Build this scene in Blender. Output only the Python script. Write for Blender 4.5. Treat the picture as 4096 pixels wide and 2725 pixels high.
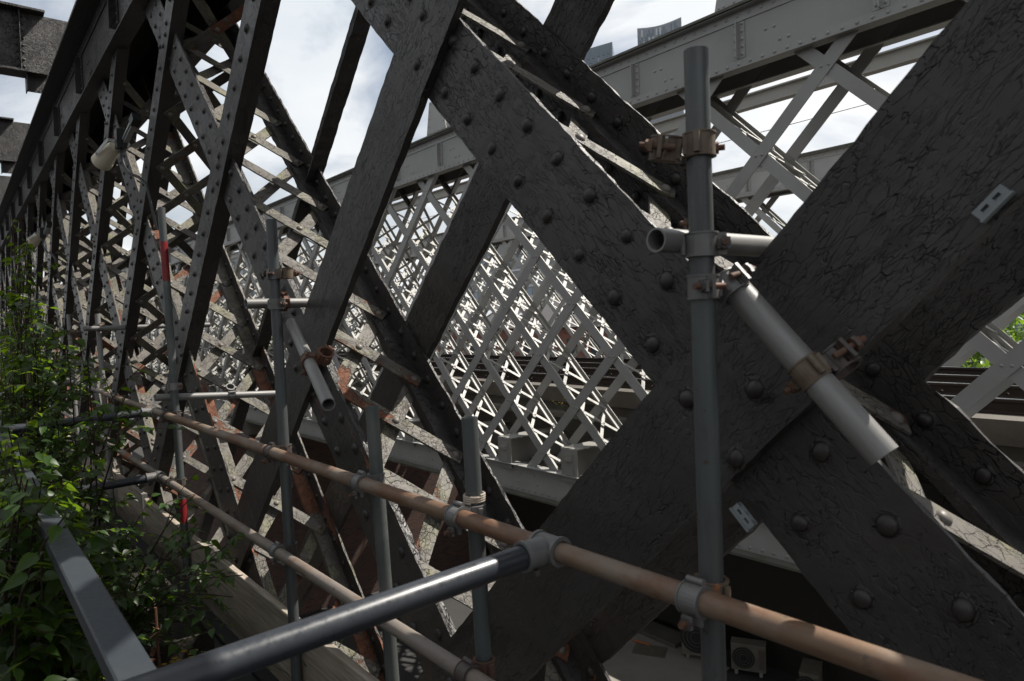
import bpy, bmesh, math, random
import numpy as np
from mathutils import Matrix, Vector, noise as mnoise
random.seed(7); RS = np.random.RandomState(5)
for o in list(bpy.data.objects): bpy.data.objects.remove(o)
SC = bpy.context.scene; COL = SC.collection
# ------------------------------------------------------------------ camera, sky, sun, exposure
# origin of the place = eye point of the photographer; +X along the viaduct to the right, +Y away from the walkway, Z up
cam_d = bpy.data.cameras.new('camera'); cam = bpy.data.objects.new('camera', cam_d); COL.objects.link(cam)
cam_d.sensor_width = 36.0; cam_d.lens = 23.995; cam_d.clip_start = 0.02; cam_d.clip_end = 5000
right = Vector((0.635667, 0.771171, -0.034965)); down = Vector((-0.000707, -0.044712, -0.999)); fwd = Vector((-0.771963, 0.635056, -0.027877))
cam.matrix_world = Matrix(((right.x, -down.x, -fwd.x, 0), (right.y, -down.y, -fwd.y, 0), (right.z, -down.z, -fwd.z, 0), (0, 0, 0, 1)))
cam_d.dof.use_dof = True; cam_d.dof.focus_distance = 4.2; cam_d.dof.aperture_fstop = 5.6
SC.camera = cam
SUN_AZ, SUN_EL = math.radians(74), math.radians(54)          # azimuth from +X towards +Y
world = bpy.data.worlds.new('World'); SC.world = world; world.use_nodes = True
def build_world():
    nt = world.node_tree; nt.nodes.clear(); N = nt.nodes.new; L = nt.links.new
    sky = N('ShaderNodeTexSky'); sky.sky_type = 'NISHITA'; sky.sun_disc = False
    sky.sun_elevation = SUN_EL; sky.sun_rotation = math.pi/2 - SUN_AZ; sky.air_density = 1.0; sky.dust_density = 2.0
    bg = N('ShaderNodeBackground'); bg.inputs['Strength'].default_value = 0.06; L(sky.outputs[0], bg.inputs[0])
    tc = N('ShaderNodeTexCoord'); mp = N('ShaderNodeMapping'); mp.inputs['Scale'].default_value = (1, 1, 2.1); mp.inputs['Location'].default_value = (.3, .1, .25); L(tc.outputs['Generated'], mp.inputs[0])
    n1 = N('ShaderNodeTexNoise'); n1.inputs['Scale'].default_value = 3.4; n1.inputs['Detail'].default_value = 9; n1.inputs['Roughness'].default_value = .55; n1.inputs['Distortion'].default_value = .6; L(mp.outputs[0], n1.inputs[0])
    r1 = N('ShaderNodeMapRange'); r1.inputs[1].default_value = .28; r1.inputs[2].default_value = .55; L(n1.outputs[0], r1.inputs[0])
    n2 = N('ShaderNodeTexNoise'); n2.inputs['Scale'].default_value = 2.3; n2.inputs['Detail'].default_value = 7; L(mp.outputs[0], n2.inputs[0])
    cr = N('ShaderNodeValToRGB'); cr.color_ramp.elements[0].position = .35; cr.color_ramp.elements[0].color = (.76, .81, .86, 1); cr.color_ramp.elements[1].position = .6; cr.color_ramp.elements[1].color = (.985, .995, 1, 1); L(n2.outputs[0], cr.inputs[0])
    cb = N('ShaderNodeBackground'); cb.inputs['Strength'].default_value = .64; L(cr.outputs[0], cb.inputs[0])
    mx = N('ShaderNodeMixShader'); L(r1.outputs[0], mx.inputs[0]); L(bg.outputs[0], mx.inputs[1]); L(cb.outputs[0], mx.inputs[2])
    out = N('ShaderNodeOutputWorld'); L(mx.outputs[0], out.inputs[0])
build_world()
sun_d = bpy.data.lights.new('sun', 'SUN'); sun_d.energy = 5.0; sun_d.angle = math.radians(.53); sun_d.color = (1, .95, .87)
sun = bpy.data.objects.new('sun', sun_d); COL.objects.link(sun)
sdir = Vector((math.cos(SUN_EL)*math.cos(SUN_AZ), math.cos(SUN_EL)*math.sin(SUN_AZ), math.sin(SUN_EL)))
sun.rotation_euler = sdir.to_track_quat('Z', 'Y').to_euler()
SC.view_settings.view_transform = 'Standard'; SC.view_settings.look = 'None'; SC.view_settings.exposure = 0.72; SC.view_settings.gamma = 1.0
SC.render.engine = 'CYCLES'; SC.cycles.max_bounces = 6; SC.cycles.diffuse_bounces = 3; SC.cycles.glossy_bounces = 3; SC.cycles.transmission_bounces = 4

# ------------------------------------------------------------------ materials
AF = .68
def A_(c): return tuple(x*AF for x in c)
class G:
    def __init__(s, name):
        s.m = bpy.data.materials.new(name); s.m.use_nodes = True; s.nt = s.m.node_tree; s.nt.nodes.clear()
    def n(s, t, ins=None, **kw):
        nd = s.nt.nodes.new('ShaderNode' + t)
        for k, v in kw.items(): setattr(nd, k, v)
        for k, v in (ins or {}).items():
            if isinstance(v, bpy.types.NodeSocket): s.nt.links.new(v, nd.inputs[k])
            else: nd.inputs[k].default_value = v
        return nd
    def math(s, op, a, b=0.0, clamp=False):
        return s.n('Math', {0: a, 1: b}, operation=op, use_clamp=clamp).outputs[0]
    def mix(s, f, a, b, blend='MIX'):
        nd = s.n('Mix', data_type='RGBA', blend_type=blend); 
        for i, v in ((0, f), (6, a), (7, b)):
            if isinstance(v, bpy.types.NodeSocket): s.nt.links.new(v, nd.inputs[i])
            else: nd.inputs[i].default_value = v if i == 0 else (*v, 1) if len(v) == 3 else v
        return nd.outputs[2]
    def rng(s, v, a, b, c=0., d=1.):
        return s.n('MapRange', {0: v, 1: a, 2: b, 3: c, 4: d}).outputs[0]
    def noise(s, vec, scale, detail=4, rough=.5, dist=0.):
        return s.n('TexNoise', {'Vector': vec, 'Scale': scale, 'Detail': detail, 'Roughness': rough, 'Distortion': dist}).outputs[0]
    def objvec(s, scale=(1, 1, 1)):
        tc = s.n('TexCoord'); oi = s.n('ObjectInfo')
        off = s.math('MULTIPLY', oi.outputs['Random'], 37.0)
        v = s.n('VectorMath', {0: tc.outputs['Object'], 1: s.n('CombineXYZ', {0: off, 1: off, 2: off}).outputs[0]}, operation='ADD').outputs[0]
        return s.n('Mapping', {'Vector': v, 'Scale': scale}).outputs[0]
    def out(s, col, rough=.6, metal=0., normal=None, spec=.5, extra=None):
        p = s.n('BsdfPrincipled', {'Roughness': rough, 'Metallic': metal, 'Specular IOR Level': spec})
        if isinstance(col, bpy.types.NodeSocket): s.nt.links.new(col, p.inputs[0])
        else: p.inputs[0].default_value = (*col, 1)
        if normal is not None: s.nt.links.new(normal, p.inputs['Normal'])
        for k, v in (extra or {}).items(): p.inputs[k].default_value = v
        o = s.n('OutputMaterial'); s.nt.links.new(p.outputs[0], o.inputs[0]); s.p = p
        return s.m
    def bump(s, h, dist=.004, strength=1.0):
        return s.n('Bump', {'Height': h, 'Distance': dist, 'Strength': strength}).outputs[0]

def cracked(name, base, pale, rust=.12, scale=22., crack_amt=1., lich=.0, stretch=.42, rough=.5, dust=.0, bump=.005, brk=.46, rsc=2.6, finea=.25):
    base, pale = A_(base), A_(pale); g = G(name); v = g.objvec()
    vs = g.n('Mapping', {'Vector': v, 'Scale': (stretch, 1, 1)}).outputs[0]
    wob = g.n('TexNoise', {'Vector': vs, 'Scale': 9., 'Detail': 5.})
    wv = g.n('VectorMath', {0: wob.outputs[1], 'Scale': .075}, operation='SCALE').outputs[0]
    vv = g.n('VectorMath', {0: vs, 1: wv}, operation='ADD').outputs[0]
    vo1 = g.n('TexVoronoi', {'Vector': vv, 'Scale': scale}, feature='DISTANCE_TO_EDGE').outputs['Distance']
    vo2 = g.n('TexVoronoi', {'Vector': vv, 'Scale': scale*2.3}, feature='DISTANCE_TO_EDGE').outputs['Distance']
    m1 = g.math('MULTIPLY', g.rng(g.noise(v, 3.1, 3), .32, .52), g.rng(g.noise(vs, scale*.62, 3), brk, brk+.10)); m2 = g.math('MULTIPLY', g.rng(g.noise(v, 6.7, 2), .42, .6), g.rng(g.noise(vs, scale*1.3, 2), brk, brk+.08))
    c1 = g.math('MULTIPLY', g.rng(vo1, .0, .040, 1, 0), m1); c2 = g.math('MULTIPLY', g.rng(vo2, .0, .06, .7, 0), m2)
    vo3 = g.n('TexVoronoi', {'Vector': vv, 'Scale': scale*.42}, feature='DISTANCE_TO_EDGE').outputs['Distance']
    c3 = g.math('MULTIPLY', g.rng(vo3, .0, .016, .9, 0), g.math('MULTIPLY', g.rng(g.noise(v, 1.4, 3), .50, .58), g.rng(g.noise(vs, scale*.4, 3), .42, .52)))
    crack = g.math('MULTIPLY', g.math('MAXIMUM', g.math('MAXIMUM', c1, c2), c3), crack_amt, True)
    big = g.noise(v, 2.2, 5, .6); fine = g.noise(v, 90., 3, .7)
    col = g.mix(g.rng(big, .3, .72), base, pale)
    col = g.mix(g.math('MULTIPLY', g.rng(fine, .45, .8), finea), col, tuple(min(1, c*1.35) for c in pale))
    if lich: col = g.mix(g.math('MULTIPLY', g.rng(g.noise(v, 5.3, 6, .7), .5, .66), lich), col, (.20, .20, .075))
    rn = g.noise(vv, rsc, 8, .62, .35)
    pz = g.n('SeparateXYZ', {0: g.n('NewGeometry').outputs['Position']}).outputs[2]; rn = g.math('ADD', rn, g.rng(pz, 1.4, -.9, -.05, .045))
    th = .5 + (.5 - rust)*.44
    rm = g.rng(rn, th, th+.016)
    rc = g.mix(g.rng(g.noise(v, 24., 6, .65), .35, .65), (.085, .036, .022), (.175, .075, .043))
    edge = g.math('SUBTRACT', g.rng(rn, th-.022, th), rm, True)
    chip = g.math('MULTIPLY', g.rng(g.noise(vv, 8., 6, .6), .60, .625), g.rng(g.noise(v, 1.9, 3), .46, .56)); col = g.mix(g.math('MULTIPLY', chip, .55), col, tuple(c*.42 for c in base))
    col = g.mix(crack, col, tuple(c*.26 for c in base))
    col = g.mix(rm, col, rc)
    h = g.math('ADD', g.math('MULTIPLY', crack, -.9), g.math('MULTIPLY', rm, -.75))
    h = g.math('ADD', h, g.math('MULTIPLY', chip, -.35)); h = g.math('ADD', h, g.math('MULTIPLY', edge, .55)); h = g.math('ADD', h, g.math('MULTIPLY', fine, .10)); h = g.math('ADD', h, g.math('MULTIPLY', g.noise(v, 14., 4), .45))
    r = g.math('ADD', g.math('MULTIPLY', rm, .3), g.rng(fine, .3, .7, rough-.08, rough+.1))
    return g.out(col, r, 0, g.bump(h, bump), .42)

def painted(name, base, dirt, rough=.5, stain=.3, rust=.0, sc=3., bump=.0015, spec=.4):
    base, dirt = A_(base), A_(dirt); g = G(name); v = g.objvec(); big = g.noise(v, sc, 6, .6); fine = g.noise(v, 60, 4, .7)
    col = g.mix(g.math('MULTIPLY', g.rng(big, .42, .75), stain), base, dirt)
    col = g.mix(g.math('MULTIPLY', g.rng(fine, .55, .8), .18), col, dirt)
    col = g.mix(g.math('MULTIPLY', g.n('ObjectInfo').outputs['Random'], .32), col, dirt)
    if rust:
        rn = g.noise(v, 7.5, 7, .7); rm = g.rng(rn, .5+(.5-rust)*.5, .52+(.5-rust)*.5)
        col = g.mix(rm, col, g.mix(g.rng(fine, .35, .65), (.16, .055, .025), (.33, .12, .05)))
    return g.out(col, g.rng(fine, .3, .7, rough-.08, rough+.1), 0, g.bump(g.math('ADD', big, g.math('MULTIPLY', fine, .2)), bump), spec)

def tube_mat(name, base, alt, rough=.42, metal=.35, streak=.5, mix2=None, spots=.0, blot=None):
    base, alt = A_(base), A_(alt); mix2 = A_(mix2) if mix2 else None; g = G(name); v = g.objvec(); vs = g.n('Mapping', {'Vector': v, 'Scale': (1.3, 14, 14)}).outputs[0]
    st = g.noise(vs, 2.5, 6, .65); bl = g.noise(v, 4.5, 6, .6); fi = g.noise(v, 110, 3, .7)
    col = g.mix(g.math('MULTIPLY', g.rng(st, .35, .7), streak), base, alt)
    if mix2: col = g.mix(g.math('MULTIPLY', g.rng(bl, .44, .58), .85), col, mix2)
    if blot: col = g.mix(g.math('MULTIPLY', g.rng(g.noise(g.n('Mapping', {'Vector': v, 'Scale': (.6, 1, 1)}).outputs[0], 6.5, 8, .7), .50, .60), .8), col, A_(blot))
    if spots: col = g.mix(g.rng(g.noise(v, 30, 5, .7), .62, .68), col, (.055, .04, .03))
    col = g.mix(g.math('MULTIPLY', g.rng(fi, .55, .8), .2), col, tuple(min(1, c*1.5) for c in base))
    return g.out(col, g.math('ADD', g.rng(st, .3, .7, rough-.08, rough+.12), 0), metal, g.bump(g.math('ADD', st, g.math('MULTIPLY', fi, .3)), .0008), .5)

M = {}
M['dark'] = cracked('weathered_dark_paint', (.035, .031, .029), (.070, .064, .0605), rust=.04, scale=60, stretch=.27, rough=.44, brk=.455, bump=.006)
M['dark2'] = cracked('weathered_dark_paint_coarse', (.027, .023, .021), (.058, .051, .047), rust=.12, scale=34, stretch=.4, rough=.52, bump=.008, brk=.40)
M['lace'] = cracked('flaking_paint_sunlit_tone', (.115, .102, .088), (.185, .167, .146), rust=.33, scale=33, stretch=.65, crack_amt=1, lich=.4, rough=.65, bump=.006, brk=.40, rsc=1.7, finea=.06)  # flakes, rust and lichen, over a base made paler to carry sunlight
M['rivd'] = painted('rivet_paint', (.042, .037, .035), (.024, .020, .018), .42, .7, .08, 14)
M['rivl'] = painted('lacing_rivet_paint', (.20, .18, .16), (.12, .10, .08), .5, .5, .15)
M['light'] = painted('light_grey_paint', (.45, .445, .43), (.24, .23, .21), .48, .42, .025, 1.6)
M['light2'] = painted('light_grey_paint_grimy', (.38, .37, .345), (.27, .255, .215), .5, .5, .06, 2.2)
M['mossy'] = painted('mossy_grey_paint', (.16, .155, .13), (.055, .06, .035), .75, .9, .08, 3.0)
M['galv'] = tube_mat('galvanised_tube', (.125, .129, .13), (.066, .067, .067), .45, .28, .8, (.10, .118, .118), .06)
M['galvpale'] = tube_mat('pale_galvanised_tube', (.29, .283, .272), (.18, .172, .164), .45, .25, .6, None, .0)
M['tan'] = tube_mat('tan_weathered_tube', (.235, .145, .085), (.115, .066, .042), .55, .08, .8, (.25, .195, .15), .1, (.17, .075, .036))
M['beige'] = tube_mat('beige_weathered_tube', (.29, .24, .195), (.15, .12, .10), .55, .12, .6, (.22, .195, .175), .1, (.19, .115, .07))
M['rusttube'] = tube_mat('rusty_steel', (.17, .072, .038), (.095, .042, .026), .75, .05, .7, (.12, .07, .05))
M['castrust'] = painted('rust_stained_casting', (.20, .16, .115), (.09, .045, .026), .6, .9, .25, 22)
M['castgrey'] = painted('galvanised_casting', (.19, .19, .188), (.10, .088, .076), .45, .6, .0, 20, spec=.6)
M['castdark'] = painted('dark_casting', (.085, .082, .08), (.10, .05, .03), .5, .7, .1, 20)
M['navy'] = painted('navy_gloss_paint', (.027, .032, .042), (.045, .05, .058), .33, .5, 0, 5, .0003, .6)
M['slate'] = painted('slate_blue_powder_coat', (.036, .045, .055), (.055, .06, .062), .45, .5, 0, 5, .0004, .5)
M['red'] = painted('red_paint', (.30, .012, .016), (.14, .012, .014), .42, .5, .05, 18)
M['green'] = tube_mat('green_stained_tube', (.085, .10, .095), (.105, .11, .105), .45, .2, .7, (.14, .145, .14))
M['cream'] = painted('cream_plastic', (.80, .73, .57), (.62, .52, .36), .45, .5, 0, 6)
M['whitepl'] = painted('white_plastic', (.62, .62, .60), (.5, .49, .46), .4, .3, 0, 6)
M['black'] = painted('black_plastic', (.012, .013, .014), (.02, .02, .02), .4, .2, 0, 8)
M['redcable'] = painted('red_cable_sheath', (.42, .045, .035), (.3, .04, .03), .45, .3)
M['zinc'] = painted('zinc_plate', (.42, .43, .43), (.3, .3, .3), .35, .4, 0, 9)
M['clip'] = painted('grey_plastic_clip', (.30, .33, .34), (.2, .22, .23), .4, .4, 0, 20)
M['concrete'] = painted('weathered_concrete', (.27, .25, .22), (.12, .11, .095), .85, .8, 0, 1.4, .01)
M['slab'] = painted('stained_track_slab', (.16, .145, .125), (.07, .06, .05), .9, .9, 0, 1.2, .012)
M['railside'] = painted('rusty_rail_side', (.050, .034, .027), (.028, .02, .017), .8, .7, 0, 5)
M['railtop'] = G('polished_rail_head').out((.42, .43, .46), .22, 1.0)
M['deck'] = painted('dark_roof_membrane', (.030, .032, .037), (.05, .05, .05), .5, .6, 0, 2.2, .004)
M['soil'] = painted('planter_soil', (.018, .014, .010), (.03, .024, .016), .95, .8, 0, 9, .02)
M['street'] = painted('pale_paved_yard', (.36, .335, .29), (.20, .185, .16), .9, .8, 0, .9, .01)
M['shadewall'] = painted('wall_with_shade_in_colour', (.028, .022, .018), (.016, .018, .012), .9, .8, 0, 1.5, .01)  # near-black base puts the shade under the viaduct into the colour
M['earth'] = painted('dark_asphalt_ground', (.055, .054, .052), (.035, .034, .032), .9, .7, 0, .7, .01)
M['roofgrey'] = painted('grey_slate_roof', (.13, .125, .125), (.09, .085, .085), .8, .6, 0, .4)
M['stone'] = painted('pale_render', (.40, .40, .39), (.30, .30, .295), .8, .5, 0, .25)
M['glass'] = G('dark_window_glass').out((.03, .045, .06), .08, 0, None, .8)
M['glassblue'] = G('blue_window_glass').out((.10, .17, .24), .08, 0, None, .8)
M['panelblue'] = painted('blue_grey_glass_panel', (.17, .215, .265), (.22, .26, .30), .22, .6, 0, .12, .0, .6)  # lightened so the towers carry distance haze in their colour
M['panelgrey'] = painted('silver_grey_glass_panel', (.27, .30, .33), (.33, .36, .385), .25, .6, 0, .12, .0, .6)  # also lightened, haze put into the panel colour
M['panelpale'] = painted('pale_glass_panel', (.62, .65, .68), (.52, .55, .58), .2, .4, 0, .12, .0, .6)
M['yellow'] = painted('yellow_petal', (.62, .40, .012), (.5, .3, .01), .6, .3)
M['deadleaf'] = painted('dead_brown_leaf', (.12, .05, .025), (.07, .03, .015), .8, .6, 0, 20)
M['bark'] = painted('shrub_bark', (.055, .032, .022), (.03, .02, .014), .85, .7, 0, 18)
M['chalk'] = painted('faded_white_chalk', (.33, .31, .30), (.2, .18, .17), .9, .6, 0, 30)
M['rope'] = painted('pale_rope', (.48, .43, .37), (.36, .25, .16), .9, .6, 0, 60)
M['wire'] = painted('overhead_wire', (.09, .085, .08), (.06, .06, .06), .5)
M['orange'] = painted('faded_orange_tape', (.42, .13, .035), (.30, .09, .03), .6, .6, 0, 20)
M['acbody'] = painted('grubby_white_enamel', (.16, .145, .115), (.08, .066, .046), .6, .8, .03, 5)
def brick_mat(name, sc=1.0, c1=(.27, .085, .045), c2=(.20, .07, .045), mort=(.20, .17, .15)):
    c1, c2, mort = A_(c1), A_(c2), A_(mort); g = G(name); tc = g.n('TexCoord'); s = g.n('SeparateXYZ', {0: tc.outputs['Object']})
    u = g.math('ADD', s.outputs[0], s.outputs[1]); v = g.n('CombineXYZ', {0: u, 1: s.outputs[2], 2: 0.}).outputs[0]
    b = g.n('TexBrick', {'Vector': v, 'Color1': (*c1, 1), 'Color2': (*c2, 1), 'Mortar': (*mort, 1), 'Scale': 1., 'Mortar Size': .010*sc, 'Brick Width': .225*sc, 'Row Height': .075*sc, 'Bias': -.1}, offset=.5)
    n = g.noise(tc.outputs['Object'], .8, 6, .6); n2 = g.noise(tc.outputs['Object'], 14, 4)
    col = g.mix(g.math('MULTIPLY', g.rng(n, .4, .7), .7), b.outputs[0], (.055, .035, .03)); col = g.mix(g.math('MULTIPLY', g.rng(n2, .4, .7), .25), col, tuple(c*1.3 for c in c1))
    return g.out(col, .9, 0, g.bump(g.math('ADD', g.math('MULTIPLY', b.outputs[1], -1.), g.math('MULTIPLY', n2, .3)), .012))
M['brick'] = brick_mat('shade_darkened_red_brick', 1.0, (.15, .06, .038), (.035, .024, .022), (.115, .10, .09)); M['brickfar'] = brick_mat('red_brick_warehouse', 1.0, (.36, .12, .07), (.29, .095, .06), (.25, .2, .17))  # pier brick is coloured darker to stand for shade below the girders
def wood_mat():
    g = G('weathered_scaffold_board'); v = g.objvec((1, 1, 1)); vs = g.n('Mapping', {'Vector': v, 'Scale': (.9, 16, 16)}).outputs[0]
    w = g.noise(vs, 3, 8, .7, .6); b = g.noise(v, 2.5, 5, .6); saw = g.n('TexWave', {'Vector': g.n('Mapping', {'Vector': v, 'Rotation': (0, .18, 0), 'Scale': (1, 1, .3)}).outputs[0], 'Scale': 42., 'Distortion': 1.5, 'Detail': 2.}).outputs[1]
    col = g.mix(g.rng(w, .36, .64), (.19, .15, .115), (.40, .345, .285)); col = g.mix(g.math('MULTIPLY', g.rng(b, .45, .7), .55), col, (.18, .165, .12))
    col = g.mix(g.math('MULTIPLY', saw, .10), col, (.09, .08, .07))
    return g.out(col, .85, 0, g.bump(g.math('ADD', w, g.math('MULTIPLY', saw, .25)), .003))
M['wood'] = wood_mat()
def leaf_mat(name, a, b):
    a, b = A_(a), A_(b); g = G(name); oi = g.n('ObjectInfo'); tc = g.n('TexCoord')
    n = g.noise(tc.outputs['Object'], 11., 3)
    geo = g.n('NewGeometry'); f = g.math('ADD', g.math('MULTIPLY', geo.outputs['Random Per Island'], .6), g.math('MULTIPLY', n, .4), True)
    col = g.mix(f, a, b)
    p = g.n('BsdfPrincipled', {'Roughness': .42, 'Specular IOR Level': .35}); g.nt.links.new(col, p.inputs[0])
    tcol = g.mix(.55, col, (.30, .48, .02)); t = g.n('BsdfTranslucent'); g.nt.links.new(tcol, t.inputs[0])
    m = g.n('MixShader', {0: .42}); g.nt.links.new(p.outputs[0], m.inputs[1]); g.nt.links.new(t.outputs[0], m.inputs[2])
    o = g.n('OutputMaterial'); g.nt.links.new(m.outputs[0], o.inputs[0]); return g.m
M['leaf'] = leaf_mat('shrub_leaf', (.010, .028, .005), (.028, .062, .010))
M['leaf2'] = leaf_mat('fresh_shrub_leaf', (.02, .054, .008), (.06, .13, .02))
M['treeleaf'] = leaf_mat('tree_leaf', (.06, .12, .03), (.12, .19, .05))
M['grass'] = leaf_mat('weed_blade', (.05, .09, .02), (.11, .16, .045))

# ------------------------------------------------------------------ mesh helpers
def mesh(name, verts, faces, mat=None, smooth=False):
    me = bpy.data.meshes.new(name); me.from_pydata([tuple(v) for v in verts], [], faces); me.update()
    if mat is not None: me.materials.append(M[mat] if isinstance(mat, str) else mat)
    if smooth: me.polygons.foreach_set('use_smooth', [True]*len(me.polygons))
    return me
W = {}
def obj(name, me, parent=None, mw=None, **props):
    o = bpy.data.objects.new(name, me); COL.objects.link(o); mw = mw or Matrix()
    if parent is not None:
        o.parent = parent; o.matrix_parent_inverse = W[parent.name].inverted()
    o.matrix_basis = mw; W[o.name] = mw.copy()
    for k, v in props.items(): o[k] = v
    return o
def empty(name, loc, label, category, group=None):
    o = obj(name, None, None, Matrix.Translation(loc), label=label, category=category); o.empty_display_size = .1
    if group: o['group'] = group
    return o
def fr(x, y, z, loc):
    return Matrix(((x[0], y[0], z[0], loc[0]), (x[1], y[1], z[1], loc[1]), (x[2], y[2], z[2], loc[2]), (0, 0, 0, 1)))
def aim(d, loc, up=(0, 0, 1)):
    """frame whose local X runs along d"""
    x = Vector(d).normalized(); u = Vector(up)
    if abs(x.dot(u)) > .97: u = Vector((0, 1, 0))
    y = u.cross(x).normalized(); z = x.cross(y); return fr(x, y, z, loc)
def box_vf(a, b):
    (x0, y0, z0), (x1, y1, z1) = a, b
    v = [(x0, y0, z0), (x1, y0, z0), (x1, y1, z0), (x0, y1, z0), (x0, y0, z1), (x1, y0, z1), (x1, y1, z1), (x0, y1, z1)]
    return v, [(0, 3, 2, 1), (4, 5, 6, 7), (0, 1, 5, 4), (1, 2, 6, 5), (2, 3, 7, 6), (3, 0, 4, 7)]
class MB:
    def __init__(s): s.v = []; s.f = []
    def add(s, v, f, mat=None):
        o = len(s.v); s.v += [tuple(mat @ Vector(p)) for p in v] if mat is not None else [tuple(p) for p in v]; s.f += [tuple(i+o for i in q) for q in f]; return s
    def box(s, a, b, mat=None): return s.add(*box_vf(a, b), mat)
    def tube(s, p0, p1, r, n=10, r1=None, cap=True, inner=None):
        p0, p1 = Vector(p0), Vector(p1); m = aim(p1-p0, p0); L = (p1-p0).length; r1 = r if r1 is None else r1; v = []; f = []
        for i in range(n):
            a = 2*math.pi*i/n; c, q = math.cos(a), math.sin(a); v += [(0, r*c, r*q), (L, r1*c, r1*q)]
        for i in range(n): j = (i+1) % n; f.append((2*i, 2*i+1, 2*j+1, 2*j))
        if inner:
            o = len(v)
            for i in range(n):
                a = 2*math.pi*i/n; c, q = math.cos(a), math.sin(a); v += [(0, inner*c, inner*q), (L, inner*c, inner*q)]
            for i in range(n):
                j = (i+1) % n; f.append((o+2*i, o+2*j, o+2*j+1, o+2*i+1)); f.append((2*i, 2*j, o+2*j, o+2*i)); f.append((2*i+1, o+2*i+1, o+2*j+1, 2*j+1))
        elif cap: f.append(tuple(2*i for i in range(n))); f.append(tuple(2*i+1 for i in reversed(range(n))))
        return s.add(v, f, m)
    def path(s, pts, r, n=7, r1=None):
        pts = [Vector(p) for p in pts]; k = len(pts); o = len(s.v); r1 = r if r1 is None else r1
        up = Vector((0, 0, 1))
        for i, p in enumerate(pts):
            d = (pts[min(i+1, k-1)]-pts[max(i-1, 0)]).normalized(); x = d.cross(up if abs(d.z) < .95 else Vector((1, 0, 0))).normalized(); y = d.cross(x)
            rr = r+(r1-r)*i/(k-1)
            for j in range(n):
                a = 2*math.pi*j/n; s.v.append(tuple(p+x*(rr*math.cos(a))+y*(rr*math.sin(a))))
        for i in range(k-1):
            for j in range(n):
                q = (j+1) % n; s.f.append((o+i*n+j, o+i*n+q, o+(i+1)*n+q, o+(i+1)*n+j))
        s.f.append(tuple(o+j for j in reversed(range(n)))); s.f.append(tuple(o+(k-1)*n+j for j in range(n))); return s
    def mesh(s, name, mat, smooth=False):
        me = mesh(name, s.v, s.f, mat, False)
        if smooth:
            me.polygons.foreach_set('use_smooth', [True]*len(me.polygons)); me.set_sharp_from_angle(angle=math.radians(38))
        return me
def profile_mesh(name, prof, L, mat, seg=None, jit=0., seed=0):
    """closed profile (v,u) -> local (Y,Z), extruded along X, centred; edges worn by jitter"""
    n = len(prof); k = max(1, int(L/seg)) if seg else 1; v = []; f = []
    for i in range(k+1):
        x = -L/2+L*i/k
        for j, (a, b) in enumerate(prof):
            if jit:
                q = mnoise.noise_vector(Vector((x*9+seed*17.3, a*31+j*.37, b*23))) ; q2 = mnoise.noise_vector(Vector((x*53+seed*7.1, j*3.1, 5.)))*1.6
                a2 = a+(q.y*.35+q2.y*.3)*jit; b2 = b+(q.z+q2.z*.7)*jit; v.append((x, a2, b2))
            else: v.append((x, a, b))
    for i in range(k):
        for j in range(n):
            q = (j+1) % n; f.append((i*n+j, (i+1)*n+j, (i+1)*n+q, i*n+q))
    return v, f, n, k
def solid_profile(name, prof, L, mat, seg=None, jit=0., seed=0, mat2=None, edges2=()):
    v, f, n, k = profile_mesh(name, prof, L, mat, seg, jit, seed)
    bm = bmesh.new(); bv = [bm.verts.new(p) for p in v]
    for q in f: bm.faces.new([bv[i] for i in q])
    for base in (0, k*n):
        fc = bm.faces.new([bv[base+j] for j in range(n)]); bmesh.ops.triangulate(bm, faces=[fc])
    bmesh.ops.recalc_face_normals(bm, faces=bm.faces)
    me = bpy.data.meshes.new(name); bm.to_mesh(me); bm.free(); me.materials.append(M[mat])
    if mat2:
        me.materials.append(M[mat2]); idx = [1 if (p < k*n and p % n in edges2) else 0 for p in range(len(me.polygons))]; me.polygons.foreach_set('material_index', idx)
    return me
def dome(r, h, n=10, rings=3, mat='rivd'):
    v = []; f = []
    for i in range(rings):
        t = i/rings*math.pi/2; rr = r*math.cos(t); z = h*math.sin(t)
        v += [(rr*math.cos(2*math.pi*j/n), rr*math.sin(2*math.pi*j/n), z) for j in range(n)]
    v.append((0, 0, h)); 
    for i in range(rings-1):
        for j in range(n): q = (j+1) % n; f.append((i*n+j, i*n+q, (i+1)*n+q, (i+1)*n+j))
    for j in range(n): f.append(((rings-1)*n+j, (rings-1)*n+(j+1) % n, rings*n))
    return mesh('rivet', v, f, mat, True)
def collared_rivet(r, h, seed, mat, mat2):
    rs = np.random.RandomState(seed); n = 14; me = dome(r, h, n, 4, mat); v = [tuple(p.co) for p in me.vertices]; f = [tuple(p.vertices) for p in me.polygons]; o = len(v); nf = len(f)
    for j in range(n):
        a = 2*math.pi*j/n; q = r*(1.18+rs.rand()*.34); v.append((q*math.cos(a), q*math.sin(a), -.0002)); 
    for j in range(n):
        a = 2*math.pi*j/n; q = r*1.02; v.append((q*math.cos(a), q*math.sin(a), .0022))
    for j in range(n): k = (j+1) % n; f.append((o+j, o+k, o+n+k, o+n+j))
    m2 = mesh('rivet', v, f, mat, True); m2.materials.append(M[mat2]); m2.polygons.foreach_set('material_index', [0]*nf+[1]*n); return m2
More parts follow.
